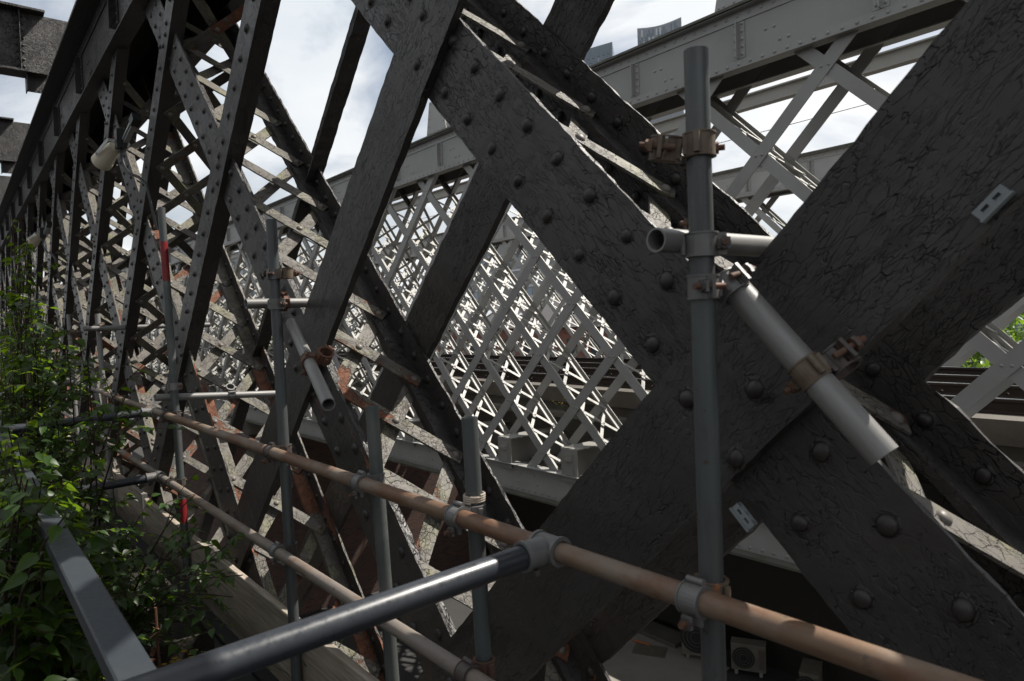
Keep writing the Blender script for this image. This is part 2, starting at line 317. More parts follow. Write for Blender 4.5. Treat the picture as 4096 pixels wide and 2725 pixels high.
def join_instances(name, me, mats, mat):
    """one mesh from many placed copies (numpy)"""
    nv = len(me.vertices); co = np.empty(nv*3); me.vertices.foreach_get('co', co); co = co.reshape(-1, 3)
    fs = [tuple(p.vertices) for p in me.polygons]; V = []; F = []
    for i, m in enumerate(mats):
        A = np.array(m); V.append(co @ A[:3, :3].T + A[:3, 3]); F += [tuple(a+i*nv for a in q) for q in fs]
    sm = me.polygons[0].use_smooth if len(fs) else False
    return mesh(name, np.concatenate(V), F, mat, sm)

# ------------------------------------------------------------------ lattice girders
S2 = math.sqrt(.5)
def in_view(p, pad=.06):
    p = Vector(p); z = p.dot(fwd)
    if z < .1: return False
    return abs(p.dot(right)/z) < .75+pad and abs(p.dot(down)/z) < .499+pad
def girder(label, Y0, gap, zb, zt, pitch, xA, xB, kA, kB, wA, wB, tA, tB, flg, chan_from, mat_m, mat_b, mat_l, mat_r, mat_rl, phase, lp, rivet_pitch, rr, near, chord, ins, lace_from=99):
    root = empty('lattice_girder', (xA[0]-4, Y0+gap/2, zb-.45), label, 'girder'); Yb = Y0+gap; zm = (zb+zt)/2; L = (zt-zb+.5)/S2
    dA, uA, dB, uB = Vector((S2, 0, S2)), Vector((-S2, 0, S2)), Vector((S2, 0, -S2)), Vector((S2, 0, S2)); Yv = Vector((0, 1, 0))
    cache = {}; rivs = []; bars = []; brivs = []
    def tee_prof(w, t, fl, s): h = w/2; a, b = w*.5-ins, w*.5-ins-.03; return [(0, -h), (0, h), (s*t, h), (s*t, a), (s*fl, a), (s*fl, b), (s*t, b), (s*t, -h)]
    def ang_prof(w, t, fl, s): h = w/2; return [(0, -h), (0, h), (s*t, h), (s*t, -h+t), (s*fl, -h+t), (s*fl, -h)]
    def flat(w, t, s): h = w/2; return [(0, -h), (0, h), (s*t, h), (s*t, -h)]
    def member(kind, w, s, seed, isflat, mat, detail):
        ml = 'dark2' if near and 100 <= seed % 50 + 100 < 102 and kind == 'B' else mat_l; key = (kind, round(w, 3), s, isflat, mat, ml, seed if detail else 0)  # two near bays keep dark paint on their stems, without the sunlit tone
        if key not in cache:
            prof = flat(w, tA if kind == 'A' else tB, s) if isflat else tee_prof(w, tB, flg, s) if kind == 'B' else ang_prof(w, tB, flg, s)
            cache[key] = solid_profile('diagonal_flat' if isflat else 'diagonal_channel', prof, L, mat, .035 if detail else None, (.0038 if s > 0 else .0058) if detail else 0., seed, ml if kind == 'B' else None, (1, 3, 4, 5) if kind == 'B' else ())  # on the dark girder, upper edge and stem take the painted sunlit tone
        return cache[key]
    YAf, YBf, YAb, YBb = Y0, Y0+tA+.002, Yb, Yb-tA-.002
    def put(kind, x0, w, Y, s, seed, isflat, mat, back):
        d, u = (dA, uA) if kind == 'A' else (dB, uB); sx = 1 if kind == 'A' else -1
        c = Vector((x0+sx*zm, Y, zm)); detail = near and abs(c.x) < 6.5
        o = obj('diagonal_flat' if isflat else 'diagonal_channel', member(kind, w, s, seed, isflat, mat, detail), root, fr(d, Yv, u, c)); return o, c
    def lace(x0, w, sgn_u, kind, dist_mat):
        d, u = (dA, uA) if kind == 'A' else (dB, uB); sx = 1 if kind == 'A' else -1
        ya, yb2 = YBf+flg*.6, YBb-flg*.6; ds = lp/S2; n0 = math.ceil((zb-phase)/lp); n1 = math.floor((zt-phase)/lp)
        for k in range(n0, n1):
            z = phase+lp*k; c0 = Vector((x0+sx*z, 0, z))
            for top in (1, 0):
                ee = ins if kind == 'B' else 0.; th0 = .03 if kind == 'B' else tB; off = w/2-ee+.001 if top else w/2-ee-th0-.011
                cc = c0+u*(sgn_u*(off if top else off)); a = cc-d*(ds/2*(1 if top else -1))+Yv*ya; b = cc+d*(ds/2*(1 if top else -1))+Yv*yb2
                if kind == 'A' : 
                    pass
                x = (b-a).normalized(); zz = u*sgn_u; y = zz.cross(x); mid = (a+b)/2
                bars.append((mid, fr(x, y, zz, mid)))
                th = .0105
                for q in ((a, b, mid) if top else (a, b)):
                    h = zz*(th if top else th0+.0115); brivs.append((q, fr(x, y, zz, q+h)))
    for k in range(*kA):
        x0 = xA[0]-pitch*k+(xA[1][k] if k in xA[1] else 0); w = wA(k); isflat = k < chan_from
        for Y, s, back in ((YAf, 1, 0), (YAb, -1, 1)):
            o, c = put('A', x0, w, Y, s, k+back*50, isflat, mat_m, back)
            if not isflat and not back:
                for i in range(int((zt-zb)/rivet_pitch)):
                    z = zb+.1+i*rivet_pitch; rivs.append((Vector((x0+z, Y, z)), fr((1, 0, 0), (0, 0, 1), (0, -1, 0), (x0+z, Y-.0005, z)), o))
        if k >= lace_from: lace(x0, w, -1, 'A', mat_l)
    AX = [(xA[0]-pitch*q+(xA[1][q] if q in xA[1] else 0), wA(q)) for q in range(*kA)]
    if not near:
        for xa, wa in AX:
            for kb in range(*kB):
                z = (xB-pitch*kb-xa)/2
                if zb+.1 < z < zt-.05:
                    for dx in (-.038, .038): rivs.append((Vector((xa+z+dx, Y0, z)), fr((1, 0, 0), (0, 0, 1), (0, -1, 0), (xa+z+dx, Y0-.0005, z)), root))
    for k in range(*kB):
        x0 = xB-pitch*k
        for Y, s, back in ((YBf, 1, 0), (YBb, -1, 1)):
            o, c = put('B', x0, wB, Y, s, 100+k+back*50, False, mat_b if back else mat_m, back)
            if rivet_pitch and near:
                n = int((zt-zb)/rivet_pitch); hw = wB*.25
                for i in range(n):
                    for row in ((-1, 1) if near else (0,)):
                        z = zb+.05+(i+(.43 if row == 1 else 0))*rivet_pitch; p = Vector((x0-z, Y, z))+uB*(row*hw)
                        nrm = Vector((0, -1, 0)); p.y += (.0 if not back else -tB)-.0005
                        if not back and any(abs(p.x-p.z-xa) < wa*.5/S2-.02 for xa, wa in AX): p.y = YAf-.0005
                        rivs.append((p.copy(), fr((1, 0, 0), (0, 0, 1), nrm, p), o))
        lace(x0, wB, 1, 'B', mat_l)
    bw, bt = (.078, .010) if near else (.052, .009)
    ya, yb2 = YBf+flg*.6, YBb-flg*.6; bl = math.hypot(yb2-ya, lp/S2)+bw*.95
    prof = [(-bw/2, 0), (-bw/2, bt), (bw/2, bt), (bw/2, 0)]
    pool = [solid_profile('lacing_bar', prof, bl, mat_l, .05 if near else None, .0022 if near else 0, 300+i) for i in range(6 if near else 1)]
    key = lambda t: (0 if in_view(t[0]) else 1, t[0].length)
    bars.sort(key=key); brivs.sort(key=key); rivs.sort(key=key)
    for i, (p, m) in enumerate(bars[:300]): obj('lacing_bar', pool[i % len(pool)], root, m)
    if bars[300:]: obj('distant_lacing', join_instances('distant_lacing', pool[0], [m for p, m in bars[300:]], mat_l), root, None, kind='stuff')
    rv = [collared_rivet(rr, rr*.72, q, mat_r, 'dark2') for q in range(4)] if near else [dome(rr, rr*.72, 8, 2, mat_r)]; rvl = dome(rr*.95, rr*.6, 10, 3, mat_rl)
    nr = 190
    for i, (p, m, o) in enumerate(rivs[:nr]): obj('rivet', rv[i % len(rv)], o, m @ Matrix.Rotation(RS.rand()*6.28, 4, 'Z') @ Matrix.Diagonal((.88+RS.rand()*.26, .88+RS.rand()*.26, .75+RS.rand()*.45, 1)))
    if rivs[nr:]: obj('small_rivets', join_instances('small_rivets', dome(rr, rr*.7, 6, 2, mat_r), [m for p, m, o in rivs[nr:]], mat_r), root, None, kind='stuff')
    for p, m in brivs[:110]: obj('rivet', rvl, root, m)
    if brivs[110:]: obj('small_lacing_rivets', join_instances('small_lacing_rivets', dome(rr, rr*.6, 6, 2, mat_rl), [m for p, m in brivs[110:3000]], mat_rl), root, None, kind='stuff')
    # ---- chords
    x0, x1, zt2, over, mc, stx = chord
    tc = obj('top_chord', MB().box((x0, Y0-.014, zt), (x1, Y0-.002, zt2)).box((x0, Yb+.002, zt), (x1, Yb+.014, zt2))
        .mesh('top_chord', mc), root)
    obj('cover_plate', MB().box((x0, Y0-over, zt2), (x1, Yb+over, zt2+.03)).box((x0, Y0-over*.62, zt2+.03), (x1, Yb+over*.62, zt2+.046)).mesh('cover_plate', mc if near else 'mossy'), tc)
    for ya_, yb_ in ((Y0-.08, Y0+.08), (Yb-.08, Yb+.08)): obj('bottom_flange', MB().box((x0, ya_, zt-.014), (x1, yb_, zt)).mesh('bottom_flange', mc), tc)
    obj('top_angle', MB().box((x0, Y0-.026, zt2-.13), (x1, Y0-.0145, zt2-.002)).box((x0, Y0-.11, zt2-.014), (x1, Y0-.026, zt2-.002)).mesh('top_angle', mc), tc)
    obj('bottom_angle', MB().box((x0, Y0-.026, zt+.002), (x1, Y0-.0145, zt+.10)).mesh('bottom_angle', mc), tc)
    sm = MB().box((-.075, -.011, 0), (.075, 0, zt2-zt-.246)).box((-.006, -.075, 0), (.006, -.0112, zt2-zt-.246)).mesh('stiffener', mc)
    cr = []
    for xs in stx:
        obj('stiffener', sm, tc, Matrix.Translation((xs, Y0-.0145, zt+.105)))
        for i in range(5):
            for sx in (-.045, .045): cr.append((Vector((xs+sx, Y0-.026, zt+.15+i*.085)), None))
    xx = max(x0, -40)
    while xx < x1:
        cr.append((Vector((xx, Y0-.027, zt+.05)), None)); cr.append((Vector((xx, Y0-.027, zt2-.065)), None)); xx += .145
    for a in range(*kB):
        for (xc, sg) in ((xB-pitch*a, -1),):
            for dz, du in ((.17, .05), (.17, -.05), (.33, .05), (.33, -.05)):
                z = zt+dz; cr.append((Vector((xc-z+du, Y0-.0145, z)), None))
    cr = [(p, fr((1, 0, 0), (0, 0, 1), (0, -1, 0), p)) for p, _ in cr]; cr.sort(key=key); rr = rr if near else .021
    rc = dome(rr, rr*.6, 8, 2, mc)
    for p, m in cr[:0 if near else 90]: obj('rivet', rc, tc, m)
    obj('small_rivets', join_instances('small_rivets', dome(rr, rr*.6, 6, 2, mc), [m for p, m in cr[0 if near else 90:]], mc), tc, None, kind='stuff')
    bc = obj('bottom_chord', MB().box((x0, Y0-.014, zb-.43), (x1, Y0-.002, zb)).box((x0, Yb+.002, zb-.43), (x1, Yb+.014, zb)).box((x0, Y0-.09, zb), (x1, Y0+.12, zb+.014)).box((x0, Yb-.12, zb), (x1, Yb+.09, zb+.014)).mesh('bottom_chord', mc), root)
    obj('chord_flange', MB().box((x0, Y0-.16, zb-.46), (x1, Yb+.16, zb-.43)).mesh('chord_flange', 'mossy'), bc)
    cr = []; xx = max(x0, -30)
    while xx < x1: cr.append(fr((1, 0, 0), (0, 0, 1), (0, -1, 0), (xx, Y0-.015, zb-.38))); xx += .15
    for q in range(30):
        for dx, dz in ((0, -.14), (-.05, -.27), (.35, -.12), (.42, -.26)): cr.append(fr((1, 0, 0), (0, 0, 1), (0, -1, 0), (xB-pitch*q+dx, Y0-.015, zb+dz)))
    obj('small_rivets', join_instances('small_rivets', dome(rr, rr*.6, 6, 2, mc), cr, mc), bc, None, kind='stuff')
    return root, tc

P = 2.44
near_g, near_tc = girder('dark cracked-paint riveted lattice girder standing right beside the scaffold rails', 1.38, .65, -2.4, 2.80, P, (-.725, {1: -.03, 2: -.06, 3: 0}), -1.105, (-2, 15), (-2, 15),
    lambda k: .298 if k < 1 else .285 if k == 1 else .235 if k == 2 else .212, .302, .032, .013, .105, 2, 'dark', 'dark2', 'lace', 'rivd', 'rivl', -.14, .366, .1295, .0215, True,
    (-36, 5, 3.47, .212, 'dark2', [-7.4-2.2*i for i in range(12)]+[-5.2, -3]), .118, 3)
light_g, light_tc = girder('light grey painted lattice girder on the near side of the railway', 7.05, .61, -2.33, 2.77, 1.524, (-5.88, {}), -6.944, (-4, 34), (-5, 33),
    lambda k: .15, .14, .014, .010, .085, 4, 'light', 'light2', 'light2', 'light', 'light2', -.1, .366, .36, .016, False,
    (-70, 4, 3.42, .14, 'light', [-2.8-1.524*i for i in range(40)]), .045, 4)
far_g, far_tc = girder('light grey lattice girder on the far side of the railway tracks', 14.7, .61, -2.33, 2.77, 1.524, (-5.2, {}), -6.3, (-4, 42), (-5, 42),
    lambda k: .15, .14, .014, .010, .085, 99, 'light', 'light2', 'light2', 'light', 'light2', -.1, .366, .36, .016, False,
    (-78, 4, 3.42, .14, 'light', [-2.8-1.524*i for i in range(40)]), .045, 4)
tw = empty('lattice_girder', (-8, -6.8, -2.8), 'unseen dark lattice girder across the walkway behind the viewer, added to cut sky light', 'girder')  # out of view; added to block sky light falling on the near girder
twf = solid_profile('diagonal_flat', [(0, -.15), (0, .15), (.02, .15), (.02, -.15)], 7.9, 'dark2')
for k in range(-3, 13):
    for yy in (-6.5, -7.1):
        obj('diagonal_flat', twf, tw, fr((S2, 0, S2), (0, 1, 0), (-S2, 0, S2), (-.7-P*k+.2, yy, .2))); obj('diagonal_flat', twf, tw, fr((S2, 0, -S2), (0, 1, 0), (S2, 0, S2), (-1.1-P*k-.2, yy+.03, .2)))
obj('top_chord', MB().box((-36, -6.52, 2.8), (6, -6.505, 3.47)).box((-36, -7.13, 2.8), (6, -7.115, 3.47)).box((-36, -7.3, 3.47), (6, -6.3, 3.5)).mesh('top_chord', 'dark2'), tw)
obj('bottom_chord', MB().box((-36, -6.52, -2.85), (6, -6.505, -2.2)).box((-36, -7.3, -2.88), (6, -6.3, -2.851)).mesh('bottom_chord', 'dark2'), tw)
# lacing of the dark girder rests on the flange it is riveted to: its channel flanges share the lacing's paler, painted sunlit tone
# bracket plates on the light top chord, floor beams between the girders
def bracket(tc, xc, y, z0, h, mat):
    v = [(-.33, 0, 0), (.33, 0, 0), (.2, 0, h), (-.2, 0, h), (-.33, .014, 0), (.33, .014, 0), (.2, .014, h), (-.2, .014, h)]
    f = [(0, 1, 2, 3), (7, 6, 5, 4), (0, 4, 5, 1), (1, 5, 6, 2), (2, 6, 7, 3), (3, 7, 4, 0)]
    o = obj('bracket_plate', mesh('bracket_plate', v, f, mat), tc, Matrix.Translation((xc, y, z0)))
    ms = []
    for i in range(5):
        for s in (-1, 1):
            z = .06+i*(h-.1)/4; ms.append(fr((1, 0, 0), (0, 0, 1), (0, -1, 0), (xc+s*(.28-.13*z/h), y-.001, z0+z)))
    for i in range(4): ms.append(fr((1, 0, 0), (0, 0, 1), (0, -1, 0), (xc-.2+i*.13, y-.001, z0+.06)))
    obj('small_rivets', join_instances('small_rivets', dome(.017, .011, 6, 2, mat), ms, mat), o, None, kind='stuff')
for i in range(6):
    xc = -4.3-6.2*i
    for y in (7.02, 7.5): bracket(light_tc, xc, y, 3.467, .62, 'light')
    obj('bracket_rib', MB().box((-.012, 0, 0), (.012, .46, .55)).mesh('bracket_rib', 'light'), light_tc, Matrix.Translation((xc+.02, 7.036, 3.467)))
    bracket(far_tc, xc, 14.67, 3.467, .62, 'light')
fb = MB().box((-.17, 0, .47), (.17, 7.0, .49)).box((-.008, .02, .02), (.008, 7.0, .47)).box((-.15, 0, 0), (.15, 7.0, .02)).box((-.17, -.012, -.01), (.17, -.001, .48)).mesh('floor_beam', 'light2')
fbc = MB().box((-.1, -.012, .09), (.06, 0, .40)).box((-.08, -.04, .30), (.04, -.0125, .345)).mesh('beam_cover', 'light2')
for i in range(22):
    b = obj('floor_beam', fb, light_g, Matrix.Translation((-5.74-1.524*i, 7.0, -2.395))); obj('beam_cover', fbc, b, Matrix.Translation((-5.72-1.524*i, 6.9875, -2.395)))
obj('overhead_beam', MB().box((-75, 10.0, 3.28), (6, 10.02, 3.46)).box((-75, 9.93, 3.26), (6, 10.09, 3.28)).box((-75, 9.93, 3.46), (6, 10.09, 3.48)).mesh('overhead_beam', 'light2'), None, None, label='slim light grey longitudinal beam above the railway between the two pale girders', category='beam')
# overhead cross girders of our own viaduct
cg = MB().box((-.006, -6.2, 0), (.006, 1.25, .85)).box((-.17, -6.2, -.03), (.17, 1.25, 0)).box((-.17, -6.2, .85), (.17, 1.25, .88)).mesh('web', 'dark2')
cgs = MB().box((.0065, -.06, .01), (.018, .06, .84)).box((.018, -.005, .01), (.13, .005, .84)).mesh('stiffener', 'dark2')
for i, (xc, w) in enumerate(((.3, 'directly above the walkway'), (-5.8, 'first one over the walkway ahead'), (-11.9, 'topmost at the upper left corner'), (-18.0, 'second one down at the left edge'), (-24.1, 'third one down at the left edge'), (-30.2, 'farthest one'))):
    r = empty('cross_girder', (xc, 1.2, 3.52), 'riveted overhead cross girder, '+w, 'girder', 'overhead cross girders'); mt = Matrix.Translation((xc, 0, 3.78))
    obj('web', cg, r, mt)
    for y in (.95, -1.1, -3.2, -5.2):
        s = obj('stiffener', cgs, r, Matrix.Translation((xc, y, 3.78)))
        obj('rivet_row', join_instances('rivet_row', dome(.02, .013, 8, 2, 'dark2'), [fr((0, 1, 0), (0, 0, 1), (1, 0, 0), (xc+.0185, y+sy, 3.86+.1*q)) for q in range(8) for sy in (-.04, .04)], 'dark2'), s, None, kind='stuff')
    obj('bracket', MB().box((-.006, 1.251, -.262), (.006, 2.2, .85)).box((-.006, 1.0, -.262), (.006, 1.25, -.031)).box((-.12, 1.0, -.262), (.12, 1.014, -.031)).mesh('bracket', 'dark2'), r, mt)

# ------------------------------------------------------------------ scaffold tubes, couplers
R0 = .02415
def tube(label, a, b, mat, r=R0, name='scaffold_tube', cat='tube', bands=(), group=None):
    a, b = Vector(a), Vector(b); L = (b-a).length; n = 28
    me = MB().tube((0, 0, 0), (L, 0, 0), r, n, inner=r*.84).mesh(name, mat, True)
    o = obj(name, me, None, aim(b-a, a), label=label, category=cat)
    if group: o['group'] = group
    for (s0, s1, bm_, nm) in bands:
        obj(nm, MB().tube((s0*L, 0, 0), (s1*L, 0, 0), r*1.012, n, inner=r*1.001).mesh(nm, bm_, True), o, aim(b-a, a))
    return o
tube('tall galvanised scaffold post in front of the large dark diagonals at right', (-.803, 1.16, -1.78), (-.808, 1.16, .521), 'galv')
tube('galvanised scaffold post with two embossed couplers, left of centre', (-3.045, 1.16, -1.78), (-3.115, 1.16, .504), 'galv')
tube('short green-stained scaffold stub post behind the upper rail, left one of the pair', (-2.115, 1.165, -1.78), (-2.227, 1.165, -.287), 'green')
tube('short galvanised scaffold stub post with rusty rim, right one of the pair', (-1.565, 1.165, -1.78), (-1.625, 1.165, -.276), 'galv')
tube('red and white banded scaffold post behind the leaves', (-4.91, 1.16, -1.78), (-5.15, 1.16, .864), 'galv', bands=((.808, .911, 'red', 'red_band'), (.57, .807, 'green', 'green_band'), (.19, .25, 'red', 'red_band')))
tube('pale scaffold post among the leaves, right of its neighbour', (-7.65, 1.16, -1.78), (-7.98, 1.16, .22), 'galvpale')
tube('pale scaffold post among the leaves, left of its neighbour', (-9.8, 1.16, -1.78), (-10.15, 1.16, .28), 'galvpale')
tube('farthest scaffold post seen through the leaves', (-13.6, 1.16, -1.78), (-14.0, 1.16, .4), 'galvpale')
tube('tan rusty scaffold guard rail, upper one, crossing to the lower right corner', (-7.36, 1.1, -.548), (.75, 1.1, -.556), 'tan')
tube('beige scaffold guard rail, lower one beneath the tan rail', (-7.3, 1.1, -1.007), (.75, 1.1, -1.003), 'beige', bands=((.105, .125, 'orange', 'orange_tape'),))
tube('far length of the upper guard rail behind the leaves', (-13.5, 1.13, -.54), (-7.5, 1.13, -.55), 'beige')
tube('far length of the lower guard rail behind the leaves', (-13.5, 1.13, -1.0), (-7.42, 1.13, -1.005), 'beige')
tube('transom tube with dark open end beside the tall right post', (-.855, 1.078, .15), (-.855, 2.5, .165), 'galvpale')
tube('transom tube with open end clamped to the post with embossed couplers', (-3.31, 1.093, .128), (-3.31, 1.62, .132), 'galvpale')
tube('transom tube clamped to the red and white post, sunlit along its top', (-5.09, 1.05, -.43), (-5.09, 2.2, -.50), 'galvpale')
tube('far transom tube seen through the leaves', (-7.87, 1.02, .075), (-7.87, 2.2, .08), 'galvpale')
tube('raking tube sloping down towards the viewer at right, sunlit end', (-.79, 1.235, .06), (-.515, 1.27, -.262), 'galvpale', .029)
tube('raking tube sloping down from the embossed couplers, with dark open end', (-3.12, 1.235, .03), (-2.226, 1.0, -.265), 'galvpale')

def coupler(label, c, d1, d2, m1, m2=None, off=None, text=None, group='scaffold couplers', face=(0, -1, 0)):
    """two hinged bands back to back, each with a lug, a bolt and a nut. d1/d2: tube directions, off: vector from tube 1 axis to tube 2 axis"""
    m2 = m2 or m1; c = Vector(c); off = Vector(off); r = empty('scaffold_coupler', c, label, 'coupler', group)
    for i, (d, cc, inward, mt) in enumerate(((d1, c, off.normalized(), m1), (d2, c+off, -off.normalized(), m2))):
        d = Vector(d).normalized(); y = inward; z = d.cross(y).normalized(); y = z.cross(d); F = fr(d, y, z, cc); w = .024
        mb = MB(); n = 26
        for k in range(n-1):        # C-shaped band
            a0, a1 = math.pi*(-.5+.06)+2*math.pi*.965*k/(n-1), math.pi*(-.5+.06)+2*math.pi*.965*(k+1)/(n-1); v = []
            for a in (a0, a1):
                for x, rr in ((-w, R0+.0006), (w, R0+.0006), (w, R0+.0065), (-w, R0+.0065)): v.append((x, rr*math.cos(a), rr*math.sin(a)))
            mb.add(v, [(0, 1, 5, 4), (1, 2, 6, 5), (2, 3, 7, 6), (3, 0, 4, 7)]+([(0, 3, 2, 1)] if k == 0 else [])+([(4, 5, 6, 7)] if k == n-2 else []))
        for s in (-1, 1): mb.tube((s*w, 0, 0), (s*w*.86, 0, 0), R0+.0085, 26, inner=R0+.006)      # raised rims
        mb.box((-w*.8, .022, -.020), (w*.8, .031, .020))                                             # seat between the bands
        mb.box((-w*.9, -.012, -.046), (w*.9, -.004, -.026)); mb.box((-w*.45, -.03, -.050), (w*.45, -.022, -.026))      # lugs at the gap
        mb.tube((-w*.8, .004, .036), (w*.8, .004, .036), .007, 10)                                   # hinge knuckle
        b = obj('band', mb.mesh('band', mt, True), r, F)
        obj('bolt', MB().tube((0, -.048, -.038), (0, .022, -.038), .0062, 12).mesh('bolt', 'rusttube', True), b, F)
        obj('nut', MB().tube((0, -.036, -.038), (0, -.0225, -.038), .0125, 6).tube((0, -.0225, -.038), (0, -.0215, -.038), .0145, 14).mesh('nut', 'rusttube' if mt != 'castgrey' else 'castdark'), b, F)
        if text and i == 0:
            cu = bpy.data.curves.new('embossed_lettering', 'FONT'); cu.body = text; cu.size = .0155; cu.extrude = .0009; cu.align_x = 'CENTER'; cu.align_y = 'CENTER'; cu.space_line = .82
            t = bpy.data.objects.new('embossed_lettering', cu); COL.objects.link(t); bpy.context.view_layer.update()
            me = bpy.data.meshes.new_from_object(t.evaluated_get(bpy.context.evaluated_depsgraph_get())); bpy.data.objects.remove(t); me.materials.clear(); me.materials.append(M[mt]); me.name = 'embossed_lettering'
            for v in me.vertices:        # wrap round the band
                a = v.co.x/(R0+.0068); q = R0+.0066+v.co.z; v.co = Vector((q*math.sin(a), -q*math.cos(a), v.co.y))
            ang = math.atan2(face[0], -face[1]); obj('embossed_lettering', me, b, Matrix.Translation(cc) @ Matrix.Rotation(ang, 4, 'Z') @ (Matrix.Rotation(math.pi, 4, 'Y') if text.startswith('LYN') and len(text) < 8 else Matrix()))
    return r
Xv, Yv, Zv = (1, 0, 0), (0, 1, 0), (0, 0, 1)
OY = (0, .06, 0)
for lab, x, z, m1, m2, tx in (('grey coupler joining the tan rail to the tall right post', -.803, -.555, 'castgrey', 'castrust', -.803), ('grey coupler joining the tan rail to the rusty-rimmed stub post', -1.608, -.553, 'castgrey', 'castgrey', 0), ('pale coupler joining the tan rail to the green-stained stub post', -2.205, -.552, 'castgrey', 'castgrey', 0),
    ('dark coupler joining the tan rail to the post with embossed couplers', -3.075, -.551, 'castdark', 'castdark', 0), ('dark coupler joining the tan rail to the red and white post', -5.02, -.549, 'castdark', 'castdark', 0),
    ('rusty coupler joining the beige rail to the green-stained stub post', -2.17, -1.003, 'rusttube', 'rusttube', 0), ('brown coupler joining the beige rail to the rusty-rimmed stub post', -1.59, -1.003, 'castdark', 'rusttube', 0), ('grey coupler joining the beige rail to the post with embossed couplers', -3.06, -1.003, 'castgrey', 'castdark', 0), ('dark coupler joining the beige rail to the red and white post', -4.98, -1.003, 'castdark', 'castdark', 0),
    ('far coupler on the tan rail just before its cut end', -6.75, -.549, 'castdark', 'castdark', 0)):
    coupler(lab, (x, 1.1, z), Xv, Zv, m1, m2, OY)
coupler('rusty open coupler hanging on the tall right post', (-.806, 1.16, .335), Zv, (.2, 0, 1), 'castrust', 'castrust', (-.055, -.035, 0))
coupler('grey coupler clamping the dark transom end to the tall right post', (-.806, 1.16, .139), Zv, Yv, 'castgrey', 'castdark', (-.05, .055, .01))
coupler('pale coupler holding the raking tube to the tall right post', (-.806, 1.16, .055), Zv, (.275, .035, -.322), 'castgrey', 'castgrey', (.02, .058, 0))
coupler('mossy green and rust coupler half way down the raking tube at right', (-.640, 1.254, -.116), (.275, .035, -.322), (.7, 0, -.7), 'castrust', 'castdark', (.035, .045, .02))
coupler('upper embossed coupler on the post left of centre', (-3.105, 1.16, .255), Zv, Zv, 'castgrey', 'castrust', (.05, .035, 0), 'ENTCHL\nLYNDON\nGM 2155', face=(.45, -.89, 0))
coupler('lower embossed coupler on the post left of centre', (-3.10, 1.16, .118), Zv, Yv, 'castgrey', 'rusttube', (-.05, .05, .01), 'LYNDON', face=(.45, -.89, 0))
coupler('rusty girder clip on the raking tube left of centre', (-2.63, 1.106, -.132), (.894, -.235, -.295), (.7, 0, .7), 'rusttube', 'rusttube', (.03, .055, .02))
coupler('white coupler with a square loop on the red and white post', (-5.03, 1.16, -.36), Zv, Yv, 'galvpale', 'castdark', (-.055, .01, -.03))
coupler('pale coupler half way along the sunlit transom by the red and white post', (-5.09, 1.55, -.46), Yv, (.7, 0, .7), 'castgrey', 'castgrey', (-.03, 0, .045))
coupler('coupler on the right-hand pale post among the leaves', (-7.94, 1.16, .09), Zv, Yv, 'castgrey', 'castrust', (.057, .02, 0))
coupler('coupler on the left-hand pale post among the leaves', (-10.1, 1.16, .06), Zv, Yv, 'castrust', 'castrust', (.057, .02, 0))
coupler('red painted base coupler at the foot of the green-stained stub post', (-2.13, 1.16, -1.40), Zv, Xv, 'red', 'castgrey', (0, -.055, 0))
obj('rope_tie', MB().path([(-1.615+.03*math.cos(a), 1.165+.03*math.sin(a), -.50-.006*a/6) for a in [i*.35 for i in range(70)]], .0035, 6).mesh('rope_tie', 'rope', True), None, None, label='pale rope wound round the rusty-rimmed stub post', category='rope')
# navy handrail tubes with cast tees
def tee(label, x, z, up):
    r = empty('pipe_tee', (x, 1.1, z), label, 'fitting', 'cast tees on the guard rails'); mt = Matrix.Translation((x, 1.1, z))
    mb = MB().tube((-.042, 0, 0), (.042, 0, 0), .0325, 28, inner=.0262)
    for s in (-1, 1): mb.tube((s*.042, 0, 0), (s*.034, 0, 0), .0362, 28, inner=.0325)
    obj('sleeve', mb.mesh('sleeve', 'castgrey', True), r, mt)
    obj('branch', MB().tube((0, -.026, 0), (0, -.088, 0), .0335, 28, inner=.0295).tube((0, -.079, 0), (0, -.0885, 0), .0368, 28, inner=.0335).mesh('branch', 'castgrey', True), r, mt)
    obj('set_screw', MB().tube((.018, -.058, -.033), (.018, -.058, -.046), .008, 12).tube((.024, 0, -.031), (.024, 0, -.044), .008, 12).mesh('set_screw', 'castdark'), r, mt)
for x, z, y1, lab in ((-1.222, -.553, -.75, 'in the foreground, across the bottom of the view'), (-5.35, -.55, .22, 'on the tan rail behind the leaves'), (-5.30, -1.005, .22, 'on the beige rail behind the leaves'), (-9.6, -.54, .25, 'far off among the leaves')):
    tube('navy painted handrail tube '+lab, (x, y1, z-(1.065-y1)*.026), (x, 1.065, z), 'navy', .0288, 'handrail_tube', 'handrail'); tee('grey cast tee holding the navy tube '+lab, x, z, 0)
# slate flat handrail in the left foreground
hr = empty('handrail', (-2, .236, -1.78), 'slate blue flat-topped handrail in the left foreground', 'handrail')
obj('top_rail', solid_profile('top_rail', [(-.034, -.042), (-.034, -.004), (-.030, 0), (.030, 0), (.034, -.004), (.034, -.042)], 9.2, 'slate'), hr, Matrix.Translation((-4.4, .236, -.62)))
for x in (-.55, -4.1, -5.6, -7.1, -8.6): obj('post', MB().box((-.02, -.02, 0), (.02, .02, 1.118)).mesh('post', 'slate'), hr, Matrix.Translation((x, .236, -1.78)))

